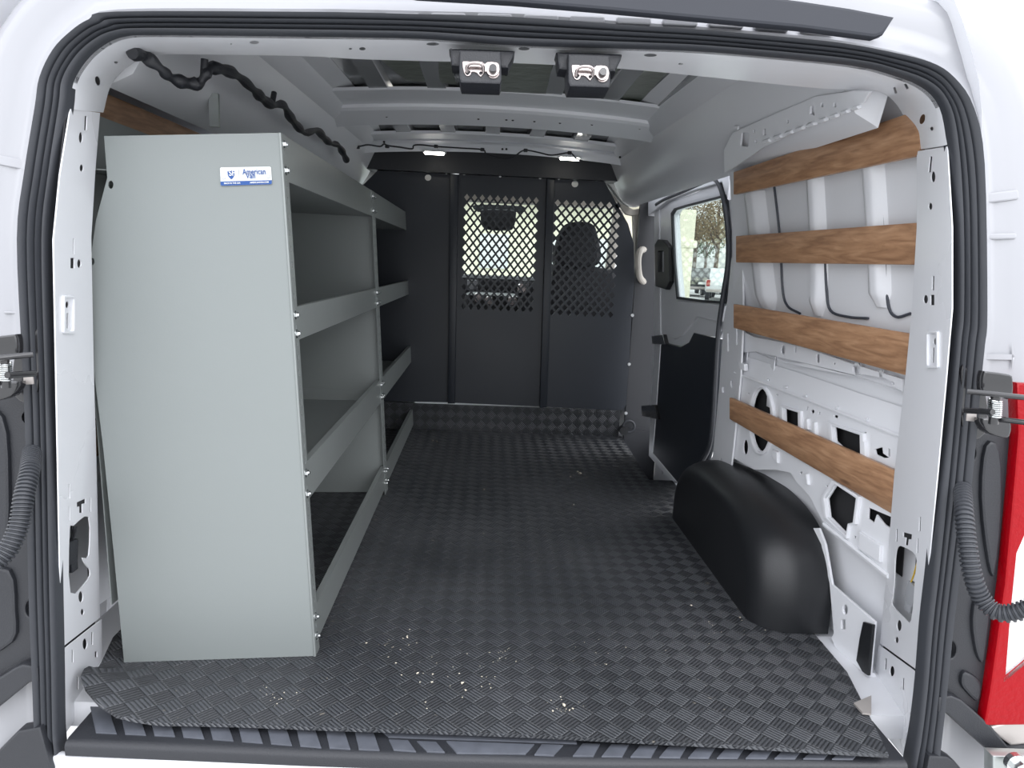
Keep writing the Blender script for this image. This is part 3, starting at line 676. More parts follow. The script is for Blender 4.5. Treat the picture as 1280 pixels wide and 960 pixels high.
for q in ([(602,70),(692,74),(680,129),(602,125)], [(768,76),(840,84),(800,128),(768,124)], [(470,70),(562,74),(570,105),(508,101)]):
    plate('damping_pad', PRF, q, [], .004, FOIL, roof, .001)
# LED lamps
for i, (px, py, l) in enumerate(((543,191,'small lit white ceiling lamp on the front roof bow, left of the pair'), (712,198,'small lit white ceiling lamp on the front roof bow, right of the pair'))):
    p = hitp(px, py, (0, YB2-.01, 0), (0, 1, 0)); e = empty('ceiling_lamp', p, l, 'lamp')
    bm = bmesh.new(); box(bm, p+Vector((0, .0, .004)), (.105, .03, .012), None, .005); bmo('housing', bm, STW, e)
    bm = bmesh.new(); box(bm, p+Vector((0, -.006, -.003)), (.088, .02, .012), None, .004); bmo('diffuser', bm, LED, e)
# thin wire on front bow
w = [(395,184),(412,178),(430,180),(447,183),(460,181),(475,183),(480,180),(485,182),(500,184),(515,186),(517,182),(525,181),(545,183),(575,185),(603,187),(608,192),(625,197),(640,197),(652,189),(660,188),(675,191),(690,194),(712,191),(720,198),(728,201)]
bm = bmesh.new(); tube(bm, catmull([hy(*p, YB2-.15) for p in w], 4), .0035, 6)
for q in ((603,187),(657,188),(712,191),(545,183),(484,183),(447,184)): box(bm, hy(*q, YB2-.15), (.018, .012, .014), None, .003)
tag(bmo('lamp_wire', bm, JAMB), 'thin black wire clipped along the front roof bow between the ceiling lamps', 'wire')
# thick harness on the left rail
w = [(165,66,1.45),(180,70,1.5),(200,85,1.52),(212,96,1.55),(230,103,1.58),(248,104,1.6),(258,92,1.6),(265,85,1.62),(283,88,1.68),(300,97,1.78),(318,113,1.9),(327,122,1.98),(340,131,2.06),(354,131,2.15),(362,145,2.25),(372,158,2.35),(382,166,2.45),(396,163,2.58),(405,172,2.7),(413,179,2.8),(422,181,2.92),(428,190,3.0),(433,200,3.1)]
P = catmull([hy(a, b, c*.93) for a, b, c in w], 5); bm = bmesh.new(); tube(bm, P, .012, 10, rad=lambda i: .0105+.0022*math.sin(i*1.1)+.0015*math.sin(i*.37))
for k in (28, 60): cyl(bm, P[k], P[k+1]+Vector((0, 0, .03)), .007)
tag(bmo('wiring_harness', bm, JAMB), 'thick taped black wiring harness snaking along the left roof rail', 'harness')
# left roof rail face with holes
PLF = PL((-.60, 1.9, 1.22), (-1, .05, .35))
plate('roof_rail', PLF, [(246,80),(262,76),(300,96),(345,130),(400,158),(432,186),(438,206),(400,192),(352,165),(300,140),(262,128),(250,108)],
      [rr(265,109,5,10,-.1), rr(317,139,4,8), rr(330,150,8,17,-.1), rr(366,170,6,12), ell(279,122,1.5,2,8), rr(392,176,3,5)], .004, WHITEI, wl, .001)
bm = bmesh.new(); q = [hy(268,122,1.78), hy(275,112,1.78), hy(272,155,1.78), hy(262,155,1.78)]
box(bm, hy(268,138,1.78), (.022, .01, .075)); tag(bmo('slat_support', bm, GALV), 'short metal strap hanging from the left roof rail above the shelving', 'bracket')

# ------------------------------------------------------------------ door lock boxes on the header
def lockbox(cx, cy, label):
    y = 1.26; S = hy(cx+50, cy, y).x-hy(cx, cy, y).x; S /= 50
    P_ = PL(hy(cx, cy, y), (0, -1, .12)); e = empty('door_latch', P_.p, label, 'latch', None)
    def q(dx, dy): return (cx+dx, cy+dy+dx*.035)
    plate('mounting_plate', P_, smoothpoly([q(-33,-34), q(34,-34), q(44,-32), q(36,-14), q(30,-11), q(-30,-11), q(-36,-15), q(-38,-30)], 3), [], .03, JAMB, e, .004, off=-.02)
    plate('housing', P_, [q(-26,-26), q(26,-26), q(27,10), q(25,15), q(-24,15), q(-26,9)], [], .05, JAMB, e, .003, off=.0)
    plate('striker_plate', P_, smoothpoly([q(-22,-10), q(-18,-12), q(-9,-11.5), q(-8,-9), q(-4,-12), q(3,-12), q(6,-9), q(9,-12), q(20,-12), q(24,-8), q(24,4), q(19,9), q(12,8), q(8,1), q(4,3), q(1,8), q(-4,3), q(-10,2), q(-15,7), q(-20,3)], 2), [ell(*q(-15,3), 3, 3, 10), ell(*q(1,3), 3.2, 3.2, 10)], .004, CHROME, e, .0012, off=.004)
    bm = bmesh.new(); H = lambda dx, dy, o=0: P_.hit(*q(dx, dy))+P_.n*o
    tube(bm, catmull([H(-16,2,.004), H(-16,-3,.012), H(-11,-6,.016), H(0,-6,.016), H(4,-3,.012), H(4,2,.004)], 5), .0028, 8); bmo('striker_bar', bm, CHROME, e)
    bm = bmesh.new(); c = H(16, -1); cyl(bm, c, c+P_.n*.009, 8.6*S, 8*S, 24); bmo('pin_collar', bm, CHROME, e)
    bm = bmesh.new(); cyl(bm, c+P_.n*.004, c+P_.n*.017, 5.8*S, 4.6*S, 24); bmo('lock_pin', bm, HINGE, e)
lockbox(600, 90, 'black door latch box with chrome striker hanging from the header, left one')
lockbox(736, 94.5, 'black door latch box with chrome striker hanging from the header, right one')

# ------------------------------------------------------------------ bulkhead
YB = 3.54
PB = PL((0, YB, 0), (0, -1, 0))
bh = empty('bulkhead_partition', (.2, YB, 0), 'black steel partition with two diamond mesh windows closing off the cab', 'partition')
def lattice(x0, x1, y0, y1, nx, ny, cut=None, fr=.62):
    # corners in pixels of the window; returns diamond holes in plane coordinates
    a = PB.d2(x0, y0); b = PB.d2(x1, y1+.03*(x1-x0)); W = (b[0]-a[0])/nx; Hh = (a[1]-b[1])/ny; hs = []
    for j in range(ny*2-1):
        off = j % 2
        for i in range(nx-off):
            cx = a[0]+W*(i+.5+off*.5); cy = a[1]-Hh*(j*.5+.5)
            if cut and cut(cx, cy): continue
            hs.append([(cx-W*.5*fr*1.12, cy), (cx, cy+Hh*.5*fr*1.12), (cx+W*.5*fr*1.12, cy), (cx, cy-Hh*.5*fr*1.12)])
    return hs
F = lambda *p: [PB.d2(*q) for q in p]
def bplate(name, px, holes, off=0, m=BLK, th=.0035, parent=bh, bev=0): 
    me = fillmesh([F(*px)], holes, th, bev); me.transform(Matrix.Translation((0, 0, off-th/2))); me.transform(PB.m)
    return link(name, me, m, parent, True, 40)
bplate('left_wing_panel', [(440,245),(475,210),(566,217),(562,503),(430,500)], [F(*ell(535,222,4,4,14))], 0)
h1 = lattice(579, 668, 240, 390, 10, 12)
def cutR(x, y):
    # the right window is chamfered along its outer edge
    r = PB.d2(764, 300)[0]; t = PB.d2(764, 262); return x > PB.d2(758, 262)[0] and (y > t[1]+.02)
h2 = lattice(692, 768, 247, 397, 8, 12, cutR)
bplate('driver_side_mesh_panel', [(566,217),(688,223),(679,508),(561,503)], h1, .004)
bplate('passenger_side_mesh_panel', [(690,223),(735,222),(752,221),(772,257),(785,280),(792,304),(793,351),(789,400),(784,505),(776,513),(678,508)], h2+[F(*ell(718.5,230,4.2,4.2,14))], .004)
bplate('lower_wing_panel', [(788,389),(821,390),(816,470),(807,566),(800,523),(775,512),(784,505)], [], -.004)
for px in ([(563,218),(573,218),(569,503),(560,503)], [(683,224),(693,225),(683,508),(674,508)]):
    bplate('post', px, [], .03, BLK, .03, bh, .004)
for a, b in ((584,502), (567,217)): pass
for k, (a, b) in enumerate(((503,214),(558,217),(580,218),(625,221),(675,223),(698,224),(745,226),(569,216),(686,222),(790,394),(786,455),(782,516))):
    bm = bmesh.new(); p = PB.hit(a, b); cyl(bm, p, p+Vector((0, -.010, 0)), .006 if k < 9 else .009, seg=6); bmo('bolt', bm, BOLT, bh)
for cx in (569, 687):
    bm = bmesh.new(); box(bm, PB.hit(cx, 218)+Vector((0, -.034, 0)), (.04, .006, .008), None, .001); bmo('post_clip', bm, BOLT, bh)
bplate('left_wing_brace', [(475,208),(752,219),(750,224),(474,213)], [], .01, BLK, .012, bh, .002)

# ------------------------------------------------------------------ sliding door
PD = PL((.895, 2.7, 0), (1, .03, 0))
dpx = [(823,262),(834,254),(870,241),(912,222),(922,236),(928,290),(928,330),(920,372),(910,405),(901,423),(868,416),(862,427),(852,433),(832,428),(826,428),(824,380)]
win = [(843,268),(847,262),(860,258),(911,245),(915,290),(915,330),(912,378),(880,376),(850,372),(846,330)]
dr = st(plate('door_1', PD, dpx, [win], .02, WHITEI, None, .004))
plate('lower_trim_panel', PD, [(824,434),(832,428),(852,434),(863,428),(869,416),(901,424),(899,480),(897,530),(884,585),(870,606),(846,602),(817,569),(820,500)], [], .01, BLK, dr, .002, off=.004)
plate('door_edge', PD, [(820,260),(826,262),(828,430),(822,520),(818,566),(848,602),(843,603),(813,570),(815,520),(820,430)], [], .02, WHITEI, dr, .003, off=.006)
plate('window_rubber', PD, grow(win, 1.03, 1.03), [grow(win, .97, .98)], .006, RUB, dr, .0015, off=.012)
plate('inner_sill', PD, [(850,376),(880,379),(911,382),(907,402),(890,400),(875,396),(866,408),(856,420),(846,424),(838,420),(846,400)], [rr(903,411,2,6)], .006, WHITEI, dr, .003, off=.010)
w1 = st(plate('window_1', PD, grow(win, 1.01), [], .004, GLASS, None, 0, off=-.004))
bm = bmesh.new(); box(bm, PD.hit(844, 330)-PD.n*.02, (.02, .02, .02)); bm.free()
bm = bmesh.new(); P = catmull([PD.hit(*p)+PD.n*.02 for p in ((826,256),(838,249),(860,240),(885,229),(898,224),(906,231),(912,252),(917,290),(917,330),(911,370),(906,405),(903,440),(901,480),(898,530),(893,560),(880,585),(878,600))], 5)
tube(bm, P, .009, 8); tag(bmo('rubber_seal', bm, RUB), 'thin black rubber seal framing the closed sliding side door', 'seal')
# latch block and guide rollers of the door edge
for q, l in (([(815,420),(829,418),(832,431),(816,430)], 'upper'), ([(802,507),(818,506),(822,524),(803,520)], 'lower')):
    plate('door_guide', PL(PD.p+PD.n*.02, PD.n), q, [], .03, HINGE, dr, .003)
bx = plate('latch_block', PL(PD.p+PD.n*.02, PD.n), [(819,306),(823,299),(830,300),(837,309),(838,352),(833,362),(820,358)], [rr(827,327,7,26)], .03, BLKP, dr, .004)
# body above and around the side door
PU = PL((.86, 2.7, 1.2), (1, .03, .3))
plate('door_header', PL((.88, 2.7, 0), (1, .03, 0)), [(812,248),(840,240),(870,225),(905,205),(917,205),(912,250),(905,228),(870,238),(836,251),(822,262),(812,270)], [], .03, WHITEI, wallR, .004, off=.004)
bm = bmesh.new(); box(bm, (.99, 2.9, .5), (.02, 1.3, .0)); bm.free()
# ------------------------------------------------------------------ B pillar, trims behind the partition
PBp = PL((0, 3.62, 0), (0, -1, 0))
bp = plate('seat_belt_pillar', PBp, [(792,262),(812,258),(816,300),(817,420),(812,530),(800,545),(793,520),(794,390),(794,330)], [], .05, BEIGE, None, .006); tag(bp, 'beige moulded pillar trim just right of the partition', 'pillar trim')
bm = bmesh.new(); tube(bm, catmull([hy(806,312,3.56), hy(801,313,3.50), hy(798,322,3.48), (hy(798,335,3.48)), hy(800,347,3.50), hy(806,354,3.56)], 5), .016, 10)
o = bmo('grab_handle', bm, BEIGE); tag(o, 'beige curved grab handle on the pillar trim right of the partition', 'handle')
pl_ = plate('door_pillar_trim', PL((0, 3.58, 0), (0, -1, 0)), [(812,252),(824,256),(825,300),(823,400),(818,480),(812,560),(803,560),(810,470),(816,380),(815,300)], [], .05, BLKP, None, .006); tag(pl_, 'tall black door pillar between the beige trim and the sliding door', 'pillar')
for side, px, lab in ((1, [(740,216),(764,212),(787,216),(806,246),(790,259),(776,252),(757,228)], 'satin grey moulded roof corner trim right of the partition top'), (-1, [(424,246),(448,205),(476,200),(474,214),(455,248),(440,262)], 'satin grey moulded roof corner trim left of the partition top')):
    P_ = PL((0, 3.60, 1.2), (side*.5, -1, -.2)); o = plate('corner_trim', P_, smoothpoly(px, 3), [], .03, SATIN, None, .012); tag(o, lab, 'trim')
o = plate('beige_edge', PL((0, 3.60, 0), (0, -1, 0)), [(757,232),(776,254),(792,262),(812,260),(812,266),(790,270),(782,268),(768,248)], [], .02, BEIGE, None, .004); o.name = 'headliner_edge'; tag(o, 'pale beige headliner edge curving over the partition shoulder', 'trim')
plate('grab_recess', PL((0, 3.56, 0), (0, -1, 0)), [(789,214),(830,218),(848,228),(846,242),(812,250),(806,246)], [rr(822,233,20,8)], .02, BLKP, None, .004)
o = bpy.data.objects['grab_recess']; o.name = 'overhead_trim'; tag(o, 'black plastic overhead trim above the sliding door front corner', 'trim')
# cap and ring lying in the foot of the side step
e = empty('tie_down_ring', hy(790, 535, 3.5), 'black ring and knob beside the partition foot, above the step well', 'ring')
bm = bmesh.new(); c = hy(783, 533, 3.5); tube(bm, [c+Vector((.03*math.cos(a*PI/8)+.012, 0, .03*math.sin(a*PI/8))) for a in range(17)], .006, 8); bmo('ring', bm, RUB, e)
bm = bmesh.new(); cyl(bm, c+Vector((-.015, .02, -.02)), c+Vector((-.015, -.02, -.02)), .022); bmo('knob', bm, BLKP, e)
bm = bmesh.new(); box(bm, hy(797, 537, 3.54), (.09, .01, .03), None, .003); tag(bmo('scuff_plate', bm, STW), 'small white plate low beside the partition foot', 'plate')

# ------------------------------------------------------------------ shelving unit
PE = PL((-.266, 1.42, 0), Vector((-.266+.648, 1.42-1.382, 0)).cross(Vector((0, 0, 1))))
sh = empty('shelving_unit', (-.45, 2.5, 0), 'tall grey steel shelving unit with three lipped shelf levels along the left wall', 'shelving')
epx = [(130,170),(349,166),(371,493),(393,820),(155,828),(142,690),(129,560),(117,462),(112,400),(112,330),(120,275),(134,222)]
D1 = 1.107
end = plate('end_panel', PE, epx, [ell(138.5,231,3.2,5), ell(115.5,327,2.5,4.5)], .003, GREY, sh, .0008)
for k in (1, 2):
    hid = plate('divider_panel' if k == 1 else 'far_panel', PE, epx, [], .003, GREY, sh, .0008)
    hid.data.transform(Matrix.Translation((0, D1*k, 0)))
def fe(y): return PE.hit(349+(y-166)*.0673, y)           # front edge point at image row y
def be(z):                                              # back edge at a height
    f0 = fe(820); return f0
front = lambda z: fe(820).lerp(fe(166), z/fe(166).z)
eu = (PE.hit(155, 828)-PE.hit(393, 820)); eu.z = 0; eu.normalize()
def depth(z): return .385 if z < .5 else .385+(.44-.385)*min(1, (z-.5)/.3) if z < .9 else .385
# front posts (angle flanges) with punched slots
fn = (fe(166)-fe(820)).cross(Vector((0, 1, 0))); fn = fn*(1 if fn.x > 0 else -1); fn.normalize()
PF = PL(fe(820), fn, up=(fe(166)-fe(820)))
ztop = fe(166).z; Lf = (fe(166)-fe(820)).length
def post(y0, w):
    o = [(0, 0), (w, 0), (w, Lf), (0, Lf)]
    f0 = PF.w2(fe(820)+Vector((0, y0, 0))); sgn = 1 if PF.u.y > 0 else -1
    P_ = [(f0[0]+sgn*a, f0[1]+b) for a, b in o]; hs = []
    n = 34
    for i in range(n):
        b = .03+i*(Lf-.06)/(n-1); hs.append([(f0[0]+sgn*(w*.5+q[0]), f0[1]+b+q[1]) for q in ((-.0035, -.006), (.0035, -.006), (.0035, .006), (-.0035, .006))])
    me = fillmesh([P_], hs, .0025, 0); me.transform(PF.m); me.transform(Matrix.Translation(PF.n*.002)); return link('post', me, GREYM, sh)
post(0, .034); post(D1-.034, .034); post(D1+.003, .030); post(2*D1-.030, .030)
for k, y0 in ((0, 0), (1, D1-.002), (2, 2*D1)):
    bm = bmesh.new(); tube(bm, [fe(820)+Vector((.001, y0, 0)), fe(166)+Vector((.001, y0, 0))], .003, 8); bmo('post_edge', bm, GREYM, sh)
lips = [(166, 225, True), (385, 427, True), (583, 630, True), (765, 808, False)]
def lip(bm, z0, z1, y0, y1):
    a = front(z0); b = front(z1); nn = PF.n
    sec = [a+nn*.002, b+nn*.002, b+nn*-.012+Vector((0, 0, 0)), b+nn*-.012-Vector((0, 0, .003)), b-nn*.001-Vector((0, 0, .003)), a-nn*.001]
    V = loft(bm, [[p+Vector((0, y-1.42+ (1.42-a.y), 0)) for p in sec] for y in (y0, y1)], closed=True); bm.faces.new(V[0]); bm.faces.new(V[1][::-1])
for b_ in (0, 1):
    ya = 1.42+b_*D1+.006; yb = 1.42+(b_+1)*D1-.004
    for (t, bo, tr) in lips:
        z1 = fe(t).z; z0 = fe(bo).z
        bm = bmesh.new(); lip(bm, z0, z1, ya, yb); bmo('shelf_lip', bm, GREYM, sh)
        if tr:
            f0 = front(z0); d = .372
            bm = bmesh.new()
            A = [Vector((f0.x, ya-.02*(1), z0)), Vector((f0.x, yb-.002, z0)), Vector((f0.x-d, yb-.002-.036, z0)), Vector((f0.x-d, ya-.036, z0))]
            A[0].y = ya; f = bm.faces.new([bm.verts.new(p) for p in A]); r = bmesh.ops.extrude_face_region(bm, geom=[f]); bmesh.ops.translate(bm, vec=(0, 0, .002), verts=[v for v in r['geom'] if isinstance(v, bmesh.types.BMVert)])
            # turned up flanges at the far end and back
            hf = .042
            for (p, q, nn) in ((A[1], A[2], Vector((0, -.002, 0))), (A[2], A[3], Vector((.002, 0, 0)))):
                vs = [bm.verts.new(v) for v in (p, q, q+Vector((0, 0, hf)), p+Vector((0, 0, hf)))]
                f = bm.faces.new(vs); r = bmesh.ops.extrude_face_region(bm, geom=[f]); bmesh.ops.translate(bm, vec=nn, verts=[v for v in r['geom'] if isinstance(v, bmesh.types.BMVert)])
            bmo('shelf_tray', bm, GREY, sh)
            bm = bmesh.new()
            for kx in (.06, .2, .31): cyl(bm, Vector((f0.x-kx, yb-.004-kx*.097, z0+.02)), Vector((f0.x-kx, yb-.010-kx*.097, z0+.02)), .004, seg=8)
            bmo('bolts', bm, BOLT, sh) if False else bm.free()
    # back sheet
    bm = bmesh.new(); f0 = front(.3)
    vs = [bm.verts.new(v) for v in (Vector((f0.x-.39, ya-.03, .12)), Vector((f0.x-.39, yb-.04, .12)), Vector((front(1.0).x-.375, yb-.04, 1.10)), Vector((front(1.0).x-.375, ya-.03, 1.10)))]
    f = bm.faces.new(vs); r = bmesh.ops.extrude_face_region(bm, geom=[f]); bmesh.ops.translate(bm, vec=(-.002, 0, 0), verts=[v for v in r['geom'] if isinstance(v, bmesh.types.BMVert)])
    bmo('back_panel', bm, GREY, sh)
    # bottom angle
bp_ = None
for y0 in (.014, D1-.018, D1+.018, 2*D1-.014):
    for (t, bo, tr) in lips:
        for f_ in (.22, .78):
            p = fe(t+(bo-t)*f_)+Vector((.003, y0, 0))
            if bp_ is None:
                bm = bmesh.new(); cyl(bm, (0, 0, 0), PF.n*.006, .0065, seg=6); cyl(bm, (0, 0, 0), PF.n*.009, .0035, seg=8); cyl(bm, (0, 0, 0), PF.n*.0015, .009, seg=14)
                bp_ = bmo('bolt', bm, BOLT, sh); bp_.location = p-sh.location; bp_.matrix_parent_inverse = Matrix.Identity(4)
            else:
                c = bp_.copy(); COL.objects.link(c); c.location = p-sh.location
# maker's plate
def lp_(u, v):                                # u,v in 0..1 over the plate
    a, b, c, d = Vector((275.5,209.5)), Vector((339,208.5)), Vector((340.5,230.5)), Vector((276.5,232.5))
    t = a.lerp(b, u); q = d.lerp(c, u); r = t.lerp(q, v); return (r.x, r.y)
W2 = PE.d2(*lp_(.5, .5)); 
lab = plate('label_plate', PE, [lp_(u, v) for u, v in ((.02,0),(.98,0),(1,.06),(1,.94),(.98,1),(.02,1),(0,.94),(0,.06))], [], .0015, STW, sh, 0, off=.003)
plate('blue_band', PE, [lp_(u, v) for u, v in ((0,.77),(1,.77),(1,.94),(.98,1),(.02,1),(0,.94))], [], .0006, STB, lab, 0, off=.0040)
shp = [(.215,.16),(.27,.20),(.28,.24),(.275,.45),(.25,.58),(.215,.67),(.18,.58),(.15,.45),(.145,.24),(.16,.20)]
plate('shield_logo', PE, [lp_(*p) for p in shp], [], .0006, STB, lab, 0, off=.0040)
plate('divider_line', PE, [lp_(*p) for p in ((.365,.14),(.37,.14),(.37,.68),(.365,.68))], [], .0005, GREY, lab, 0, off=.0040)
def text(s, u, v, size, m, off=.0042, bold=.0002, sxx=.82):
    cu = bpy.data.curves.new('t', 'FONT'); cu.body = s; cu.size = size; cu.extrude = .0002; cu.offset = bold
    o = bpy.data.objects.new('t', cu); COL.objects.link(o); dg = bpy.context.evaluated_depsgraph_get(); me = bpy.data.meshes.new_from_object(o.evaluated_get(dg)); bpy.data.objects.remove(o)
    a = PE.d2(*lp_(u, v)); b = PE.d2(*lp_(u+.1, v)); an = math.atan2(b[1]-a[1], b[0]-a[0])
    me.transform(PE.m @ Matrix.Translation((a[0], a[1], off)) @ Matrix.Rotation(an, 4, 'Z') @ Matrix.Diagonal((sxx, 1, 1, 1))); me.materials.clear()
    return link('lettering', me, m, lab, False)
text('American', .44, .42, .0148, STB, .0042, .00012, .74); text('Van', .50, .64, .0145, STB, .0042, .00012, .8)
text('MADE IN THE USA', .07, .92, .0044, STW, .0046, .0001); text('AMERICANVAN.COM', .575, .92, .0044, STW, .0046, .0001)
text('SF', .172, .47, .0150, STW, .0048)
for u in (.065, .94):
    bm = bmesh.new(); c = PE.hit(*lp_(u, .52)); cyl(bm, c+PE.n*.003, c+PE.n*.0065, .0045, .0035, 16); bmo('rivet', bm, BOLT, lab)

# ------------------------------------------------------------------ rear exterior fittings
def tp(px, y): return hT(px[0], px[1], y-1.19)
# black jambs
def jamb(name, px, holes, label):
    P_ = PL((0, 1.185, 0), (0, -1, .07)); e = plate(name, P_, px, holes, .008, JAMB, None, .003); tag(e, label, 'trim'); return e, P_
jr, PJ = jamb('door_jamb_trim', [(1199,541),(1270,541),(1268,600),(1254,730),(1228,905),(1214,886),(1188,868),(1170,868),(1176,800),(1193,660)], [ell(1211,566,8,11), ell(1187,811,7,11), rr(1188,757,6,26)], 'black moulded door jamb trim behind the right seal, beside the red tail lamp')
jl, _ = jamb('door_jamb_trim', [(-40,481),(44,481),(46,560),(50,727),(53,832),(30,829),(-40,870)], [ell(40,521,14,12), ell(40,578,7,14), ell(40,760,7,11)], 'black moulded door jamb trim behind the left seal')
for P_, par, pls in ((PJ, jr, [[(1228,556),(1246,562),(1248,640),(1240,715),(1231,700),(1222,620)], [(1220,732),(1234,748),(1230,800),(1225,826),(1216,812),(1211,770)], [(1202,836),(1222,850),(1219,874),(1204,862),(1197,850)]]), (_, jl, [[(-30,520),(8,520),(16,600),(10,690),(-30,700)], [(-30,720),(16,710),(24,760),(20,800),(-30,815)]])):
    for q in pls: plate('moulded_fold', P_, smoothpoly(q, 3), [], .012, JAMB, par, .005, off=.006)
# backing so jamb holes read dark
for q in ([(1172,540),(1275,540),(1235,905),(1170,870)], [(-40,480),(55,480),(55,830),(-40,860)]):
    plate('shade_backing', PL((0, 1.205, 0), (0, -1, .07)), q, [], .004, DARK, jr if q[0][0] > 500 else jl)
# tail lamp
P_ = PL((0, 1.165, 0), (0, -1, .07))
tl = empty('tail_lamp', P_.hit(1260, 700), 'tall red tail lamp with a clear lower window at the right frame edge', 'tail lamp')
plate('red_lens', P_, [(1269,478),(1300,480),(1300,905),(1228,906),(1236,860),(1254,730),(1266,600),(1271,540)], [[(1300,640),(1279,660),(1266,690),(1258,770),(1252,848),(1276,828),(1300,806)]], .018, RED, tl, .004)
plate('clear_lens', P_, [(1300,640),(1279,660),(1266,690),(1258,770),(1252,848),(1276,828),(1300,806)], [], .014, LENS, tl, .003, off=-.002)
plate('lens_edge', P_, [(1252,846),(1276,826),(1300,804),(1300,810),(1277,832),(1252,853)], [], .008, STW, tl, .001, off=.003)
plate('lower_reflector', P_, [(1244,862),(1290,842),(1290,890),(1240,894)], [], .004, RED, tl, .001, off=.002)
# conduits
def conduit(pts, label):
    P = resample(catmull([hy(a, b, c) for a, b, c in pts], 8), 220); bm = bmesh.new(); tube(bm, P, .012, 12, rad=lambda i: .0150 if i % 5 < 3 else .0118)
    tag(bmo('cable_conduit', bm, RUB, ang=50), label, 'conduit')
conduit([(1203,610,1.20),(1205,640,1.15),(1209,680,1.12),(1216,720,1.10),(1228,749,1.09),(1249,766,1.07),(1280,762,1.05),(1320,740,1.03)], 'black corrugated cable conduit looping out of the right jamb past the tail lamp')
conduit([(40,565,1.20),(37,590,1.15),(30,620,1.12),(24,655,1.10),(10,687,1.08),(-15,710,1.06),(-50,730,1.04)], 'black corrugated cable conduit hanging out of the left jamb')
# hinges
def hinge(sgn, mp, label):
    e = empty('spring_hinge', hy(*mp(30, 40), 1.14), label, 'hinge')
    def pl_(name, px, y, th, m, bev=.002, holes=()):
        P_ = PL((0, y, 0), (0, -1, .07)); return plate(name, P_, [mp(*q) for q in px], [[mp(*q) for q in h] for h in holes], th, m, e, bev)
    pl_('mounting_plate', smoothpoly([(-4,-8),(0,-12),(5,-8),(5,12),(26,16),(28,60),(20,76),(-2,74)], 2), 1.17, .02, HINGE)
    pl_('bracket', smoothpoly([(22,4),(24,-6),(28,-7),(56,-3),(60,3),(60,22),(54,28),(46,20),(30,22),(23,20)], 2), 1.12, .012, HINGE, .003)
    pl_('lower_bracket', smoothpoly([(22,52),(34,52),(52,50),(58,60),(56,74),(48,76),(30,70),(24,62)], 2), 1.12, .018, HINGE, .003)
    bm = bmesh.new(); n = 90; S = (hy(*mp(7,0), 1.115)-hy(*mp(0,0), 1.115)).length
    c0 = hy(*mp(39, 28), 1.115); c1 = hy(*mp(38, 50), 1.115)
    tube(bm, [c0.lerp(c1, i/n)+Vector((S*math.cos(i*2*PI/10), S*math.sin(i*2*PI/10), 0)) for i in range(n+1)], .0014, 6); bmo('spring', bm, BOLT, e)
    bm = bmesh.new(); cyl(bm, c0+Vector((0, 0, .012)), c1-Vector((0, 0, .012)), S*.8); bmo('pivot_pin', bm, HINGE, e)
    for a, b, r in (((4,18),(85,27),.0045), ((34,52),(85,58),.0045), ((2,42),(36,44),.005)):
        bm = bmesh.new(); cyl(bm, hy(*mp(*a), 1.13), hy(*mp(*b), 1.08), r); bmo('arm', bm, HINGE, e)
    pl_('sticker', [(4,45),(16,46),(15,56),(3,55)], 1.145, .002, SILV, 0)
hinge(1, lambda a, b: (1205+a, 471+b), 'black enamelled door hinge with coil spring beside the right seal')
hinge(-1, lambda a, b: (45-a, 425+b), 'black enamelled door hinge with coil spring beside the left seal')
# bumper pieces
def solid(name, px, y, th, m, label, cat, holes=()):
    y = 1.165+(y-1.12)*.3; th = .02
    P_ = PL((0, y, 0), (0, -1, .07)); o = plate(name, P_, px, holes, th, m, None, .004)
    if label: tag(o, label, cat)
    return o
solid('bumper_end_cap', [(1172,870),(1188,868),(1200,873),(1214,885),(1240,909),(1259,932),(1320,926),(1320,940),(1259,944),(1233,937),(1182,891),(1171,889)], 1.12, .10, JAMB, 'black plastic bumper end cap curving down below the red tail lamp', 'bumper')
solid('bumper_corner', [(1232,908),(1262,931),(1320,924),(1320,884),(1262,900)], 1.13, .10, SILV, 'pale silver bumper corner under the red tail lamp', 'bumper')
solid('bumper_end_cap', [(-40,868),(0,846),(20,833),(30,829),(49,833),(50,852),(38,852),(0,883),(-40,915)], 1.12, .10, JAMB, 'black plastic bumper end cap sloping away at the left frame edge', 'bumper')
solid('bumper_step', [(-40,975),(0,936),(24,912),(52,907),(66,960),(66,1000),(-40,1000)], 1.10, .10, JAMB, 'black bumper step at the lower left corner below the seal', 'bumper')
solid('bumper_step', [(1160,943),(1182,944),(1192,950),(1206,966),(1206,1000),(1150,1000)], 1.10, .10, JAMB, 'black bumper step at the foot of the right seal', 'bumper')
e = empty('tow_bracket', hy(1265, 955, 1.1), 'small metal bracket with a bolt under the right bumper corner', 'bracket')
plate('bracket_plate', PL((0, 1.12, 0), (0, -1, 0)), [(1240,944),(1300,946),(1300,1000),(1240,1000)], [], .02, GALV, e, .003)
bm = bmesh.new(); c = hy(1268, 953, 1.1); cyl(bm, c, c+Vector((0, -.02, 0)), .012, seg=6); cyl(bm, c+Vector((0,.004,0)), c+Vector((0, -.006, 0)), .018); bmo('bolt', bm, BOLT, e)

